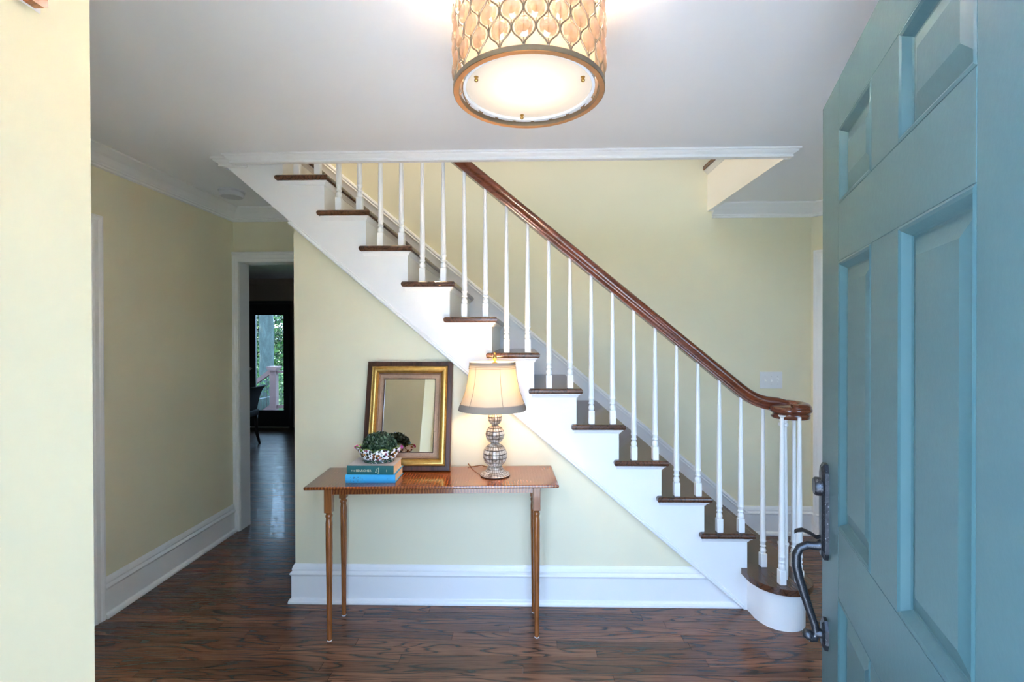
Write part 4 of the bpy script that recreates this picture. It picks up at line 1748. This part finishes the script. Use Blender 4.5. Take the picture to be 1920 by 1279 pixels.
# ------------------------------------------------------------------ far room: glass door, chair
gd = empty('door_2', (0, RB, 0))
tag(gd, 'black framed glass garden door at the end of the far room', 'door', 'structure')
gx0, gx1 = -4.475, -3.985
for a, b in ((GX0, gx0), (gx1, GX1)):
    bm = BM()
    box(bm, a, b, 0.0, 0.05, 0.01, GH)
    obj('stile', bm, 'black', gd)
bm = BM()
box(bm, gx0, gx1, 0.0, 0.05, 0.01, 0.275)
obj('bottom_rail', bm, 'black', gd)
bm = BM()
box(bm, gx0, gx1, 0.0, 0.05, 1.885, GH)
obj('top_rail', bm, 'black', gd)
bm = BM()
box(bm, gx0, gx1, 0.02, 0.026, 0.275, 1.885)
obj('pane', bm, 'glass', gd)
bm = BM()
fp = [(gx0, 0.275), (gx1, 0.275), (gx1, 1.885), (gx0, 1.885)]
sweep(bm, [(x, 0.0, z) for x, z in fp], [(0, 0), (0.010, 0), (0.010, 0.006), (0, 0.006)], (0, -1, 0), 1, closed=True)
obj('glazing_bead', bm, 'black', gd)
bm = BM()
sweep(bm, [(GX0, -0.001, 0), (GX0, -0.001, GH), (GX1, -0.001, GH), (GX1, -0.001, 0)], [(0, 0), (0, 0.012), (0.02, 0.018), (0.05, 0.02), (0.052, 0)], (0, -1, 0), 1)
obj('door_frame', bm, 'black', gd)
bm = BM()
box(bm, GX0, GX1, -0.03, 0.12, 0.0, 0.012)
obj('threshold', bm, 'steel', gd)
bm = BM()
lathe(bm, [(0.0, 0.0), (0.012, 0.0), (0.012, 0.03), (0.022, 0.038), (0.022, 0.05), (0.0, 0.055)], 14)
bmesh.ops.rotate(bm, verts=bm.verts, cent=(0, 0, 0), matrix=Matrix.Rotation(PI / 2, 3, 'X'))
obj('door_knob', bm, 'steel', gd, loc=(-4.535, 0, 0.98), smooth=True)

ch = empty('dining_chair', (-3.93, 6.42, 0))
tag(ch, 'dark dining chair with curved back, seen past the door jamb', 'chair')
bm = BM()
bbox(bm, -0.24, 0.20, -0.22, 0.22, 0.40, 0.49, 0.02, 3)
obj('seat', bm, 'leather', ch, smooth=True)
bm = BM()
sec = []
for z, x, th in ((0.40, 0.17, 0.05), (0.50, 0.195, 0.05), (0.60, 0.22, 0.05), (0.70, 0.245, 0.05), (0.78, 0.285, 0.05), (0.815, 0.325, 0.045), (0.825, 0.335, 0.03)):
    r = []
    for y in (-0.22, -0.14, -0.05, 0.05, 0.14, 0.22):
        r.append((x - 0.03 * (y / 0.22) ** 2, y, z))
    front = [bm.verts.new((a - th, b, c)) for a, b, c in r]
    back = [bm.verts.new(p) for p in reversed(r)]
    sec.append(front + back)
for A, B in zip(sec[:-1], sec[1:]):
    for j in range(len(A)):
        bm.faces.new((A[j], A[(j + 1) % len(A)], B[(j + 1) % len(A)], B[j]))
bm.faces.new(sec[0])
bm.faces.new(sec[-1])
obj('backrest', bm, 'leather', ch, smooth=True, auto=50)
for sy in (-0.19, 0.19):
    bm = BM()
    tube(bm, [(0.165, sy, 0.42), (0.165, sy, 0.30), (0.175, sy, 0.15), (0.215, sy, 0.0)], [0.024, 0.022, 0.020, 0.017], 8)
    obj('leg', bm, 'chair_wood', ch, smooth=True)
    bm = BM()
    tube(bm, [(-0.21, sy, 0.42), (-0.21, sy, 0.0)], [0.024, 0.017], 8)
    obj('leg', bm, 'chair_wood', ch, smooth=True)

# ------------------------------------------------------------------ outside
bm = BM()
box(bm, -60, 60, 8.3, 60, -0.9, -0.6)
box(bm, -60, 60, -60, -7.0, -0.9, -0.6)
struct('ground', bm, 'grass', 'shaded green ground outside the house', 'ground')
bm = BM()
box(bm, -4.0, 4.0, -7.0, 0.2, -0.7, -0.03)
struct('porch', bm, 'stone', 'grey stone entry porch', 'porch')
dk = empty('deck', (0, 0, 0))
tag(dk, 'pinkish wooden deck outside the garden door', 'deck', 'structure')
for i in range(14):
    bm = BM()
    box(bm, -8.0, -1.5, 8.03 + i * 0.14, 8.03 + i * 0.14 + 0.132, -0.10, -0.06)
    obj('deck_board', bm, 'pink', dk)

rl = empty('deck_railing', (-5.17, 9.75, -0.06))
tag(rl, 'pale pink deck railing with capped post and black rods outside', 'railing')
bm = BM()
bbox(bm, -0.065, 0.065, -0.065, 0.065, 0, 0.94, 0.006, 1)
obj('post', bm, 'pink', rl)
bm = BM()
prism(bm, [(-0.075, 0.88), (-0.11, 0.94), (-0.11, 0.965), (0.11, 0.965), (0.11, 0.94), (0.075, 0.88)], 'Y', -0.105, 0.105)
obj('post_cap', bm, 'pink', rl)
bm = BM()
box(bm, 0.075, 3.2, -0.045, 0.045, 0.83, 0.875)
obj('top_rail', bm, 'pink', rl)
bm = BM()
box(bm, 0.075, 3.2, -0.03, 0.03, 0.10, 0.16)
obj('bottom_rail', bm, 'pink', rl)
for i in range(26):
    bm = BM()
    tube(bm, [(0.15 + i * 0.115, 0, 0.16), (0.15 + i * 0.115, 0, 0.83)], 0.010, 6)
    obj('rod', bm, 'rod', rl)
for z0, z1, hh, nm in ((0.85, 0.06, 0.05, 'stair_rail'), (0.12, -0.67, 0.05, 'lower_stair_rail')):
    bm = BM()
    prism(bm, [(-0.075, z0 + hh), (-0.075, z0 - hh), (-1.2, z1 - hh), (-1.2, z1 + hh)], 'Y', -0.04, 0.04)
    obj(nm, bm, 'pink', rl)
for i in range(8):
    x = -0.16 - i * 0.12
    dz = (x + 0.075) * 0.702
    bm = BM()
    tube(bm, [(x, 0, 0.12 + dz), (x, 0, 0.85 + dz)], 0.010, 6)
    obj('rod', bm, 'rod', rl)

rt_ = random.Random(5)


def tree(name, loc, h, r, crown, leaf, nleaf, lsize, label, low=0.0, lean_=0.0):
    e = empty(name, loc)
    tag(e, label, 'tree', group='trees beyond the deck')
    if h:
        bm = BM()
        pts = []
        rads = []
        for i in range(14):
            t = i / 13
            pts.append((lean_ * t + 0.10 * math.sin(t * 4), 0.06 * math.cos(t * 3), h * t))
            rads.append(r * (1.25 - 0.35 * t) * (1 + 0.06 * math.sin(i * 1.9)) * (1.3 if i == 0 else 1))
        tube(bm, pts, rads, 18)
        obj('trunk', bm, 'bark', e, smooth=True)
    if nleaf:
        bm = BM()
        pd = []
        clumps = [(Vector((rt_.gauss(0, 1), rt_.gauss(0, 1), rt_.uniform(-1, 1)))) for _ in range(40)]
        for _ in range(nleaf):
            c = rt_.choice(clumps)
            v = Vector((rt_.gauss(0, 1), rt_.gauss(0, 1), rt_.gauss(0, 1))) * 0.30 + c
            pd.append(((v.x * crown[0], v.y * crown[1], crown[3] + v.z * crown[2]), (0.2, -0.6, 0.7)))
        leaf_cloud(bm, pd, lsize, rt_, 0.5, 0.9)
        lo = obj('foliage', bm, leaf, e)
        lo['kind'] = 'stuff'
    return e


tree('beech_tree', (-7.50, 13.6, -0.6), 7.0, 0.165, (2.2, 1.4, 1.2, 6.0), 'leaf_a', 2600, 0.10, 'thick grey lichen covered tree trunk behind the deck post', lean_=-0.1)
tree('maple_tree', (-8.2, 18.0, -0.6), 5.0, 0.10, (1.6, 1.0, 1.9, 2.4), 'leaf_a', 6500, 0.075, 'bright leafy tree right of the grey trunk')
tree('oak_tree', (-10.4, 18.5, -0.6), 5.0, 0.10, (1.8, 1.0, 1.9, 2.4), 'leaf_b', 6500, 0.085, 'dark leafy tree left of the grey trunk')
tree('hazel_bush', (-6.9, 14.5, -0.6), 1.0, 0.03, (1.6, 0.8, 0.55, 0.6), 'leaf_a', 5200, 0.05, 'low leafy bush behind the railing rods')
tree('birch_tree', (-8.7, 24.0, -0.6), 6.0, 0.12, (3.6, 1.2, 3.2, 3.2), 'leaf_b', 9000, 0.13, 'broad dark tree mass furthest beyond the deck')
tree('sun_block_tree', (-13.2, 11.8, -0.6), 7.0, 0.22, (2.0, 3.2, 1.8, 6.6), 'leaf_b', 5200, 0.22, 'unseen tall tree added left of the deck to block the sun')  # crown added out of view to shade the trunk and deck

# unseen hedge added right of the porch to keep skylight off the entry wall
hg = empty('sky_block_hedge', (1.5, -1.45, -0.03))
tag(hg, 'unseen dark hedge added beside the entry porch to block the sky', 'hedge')
bm = BM()
bbox(bm, -0.3, 0.3, -1.2, 1.2, 0.0, 2.2, 0.08, 2)
obj('core', bm, 'leaf_b', hg)
bm = BM()
pd = []
for _ in range(5000):
    f_ = rt_.random()
    y_, z_ = rt_.uniform(-1.2, 1.2), rt_.uniform(0, 2.2)
    if f_ < 0.6:
        pd.append(((-0.31, y_, z_), (-1, 0, 0.3)))
    elif f_ < 0.75:
        pd.append(((rt_.uniform(-0.3, 0.3), y_, 2.21), (0, 0, 1)))
    else:
        pd.append(((rt_.uniform(-0.3, 0.3), 1.21 if f_ < 0.87 else -1.21, z_), (0, 1 if f_ < 0.87 else -1, 0.3)))
leaf_cloud(bm, pd, 0.03, rt_, 0.35, 0.8)
lo = obj('foliage', bm, 'leaf_b', hg)
lo['kind'] = 'stuff'
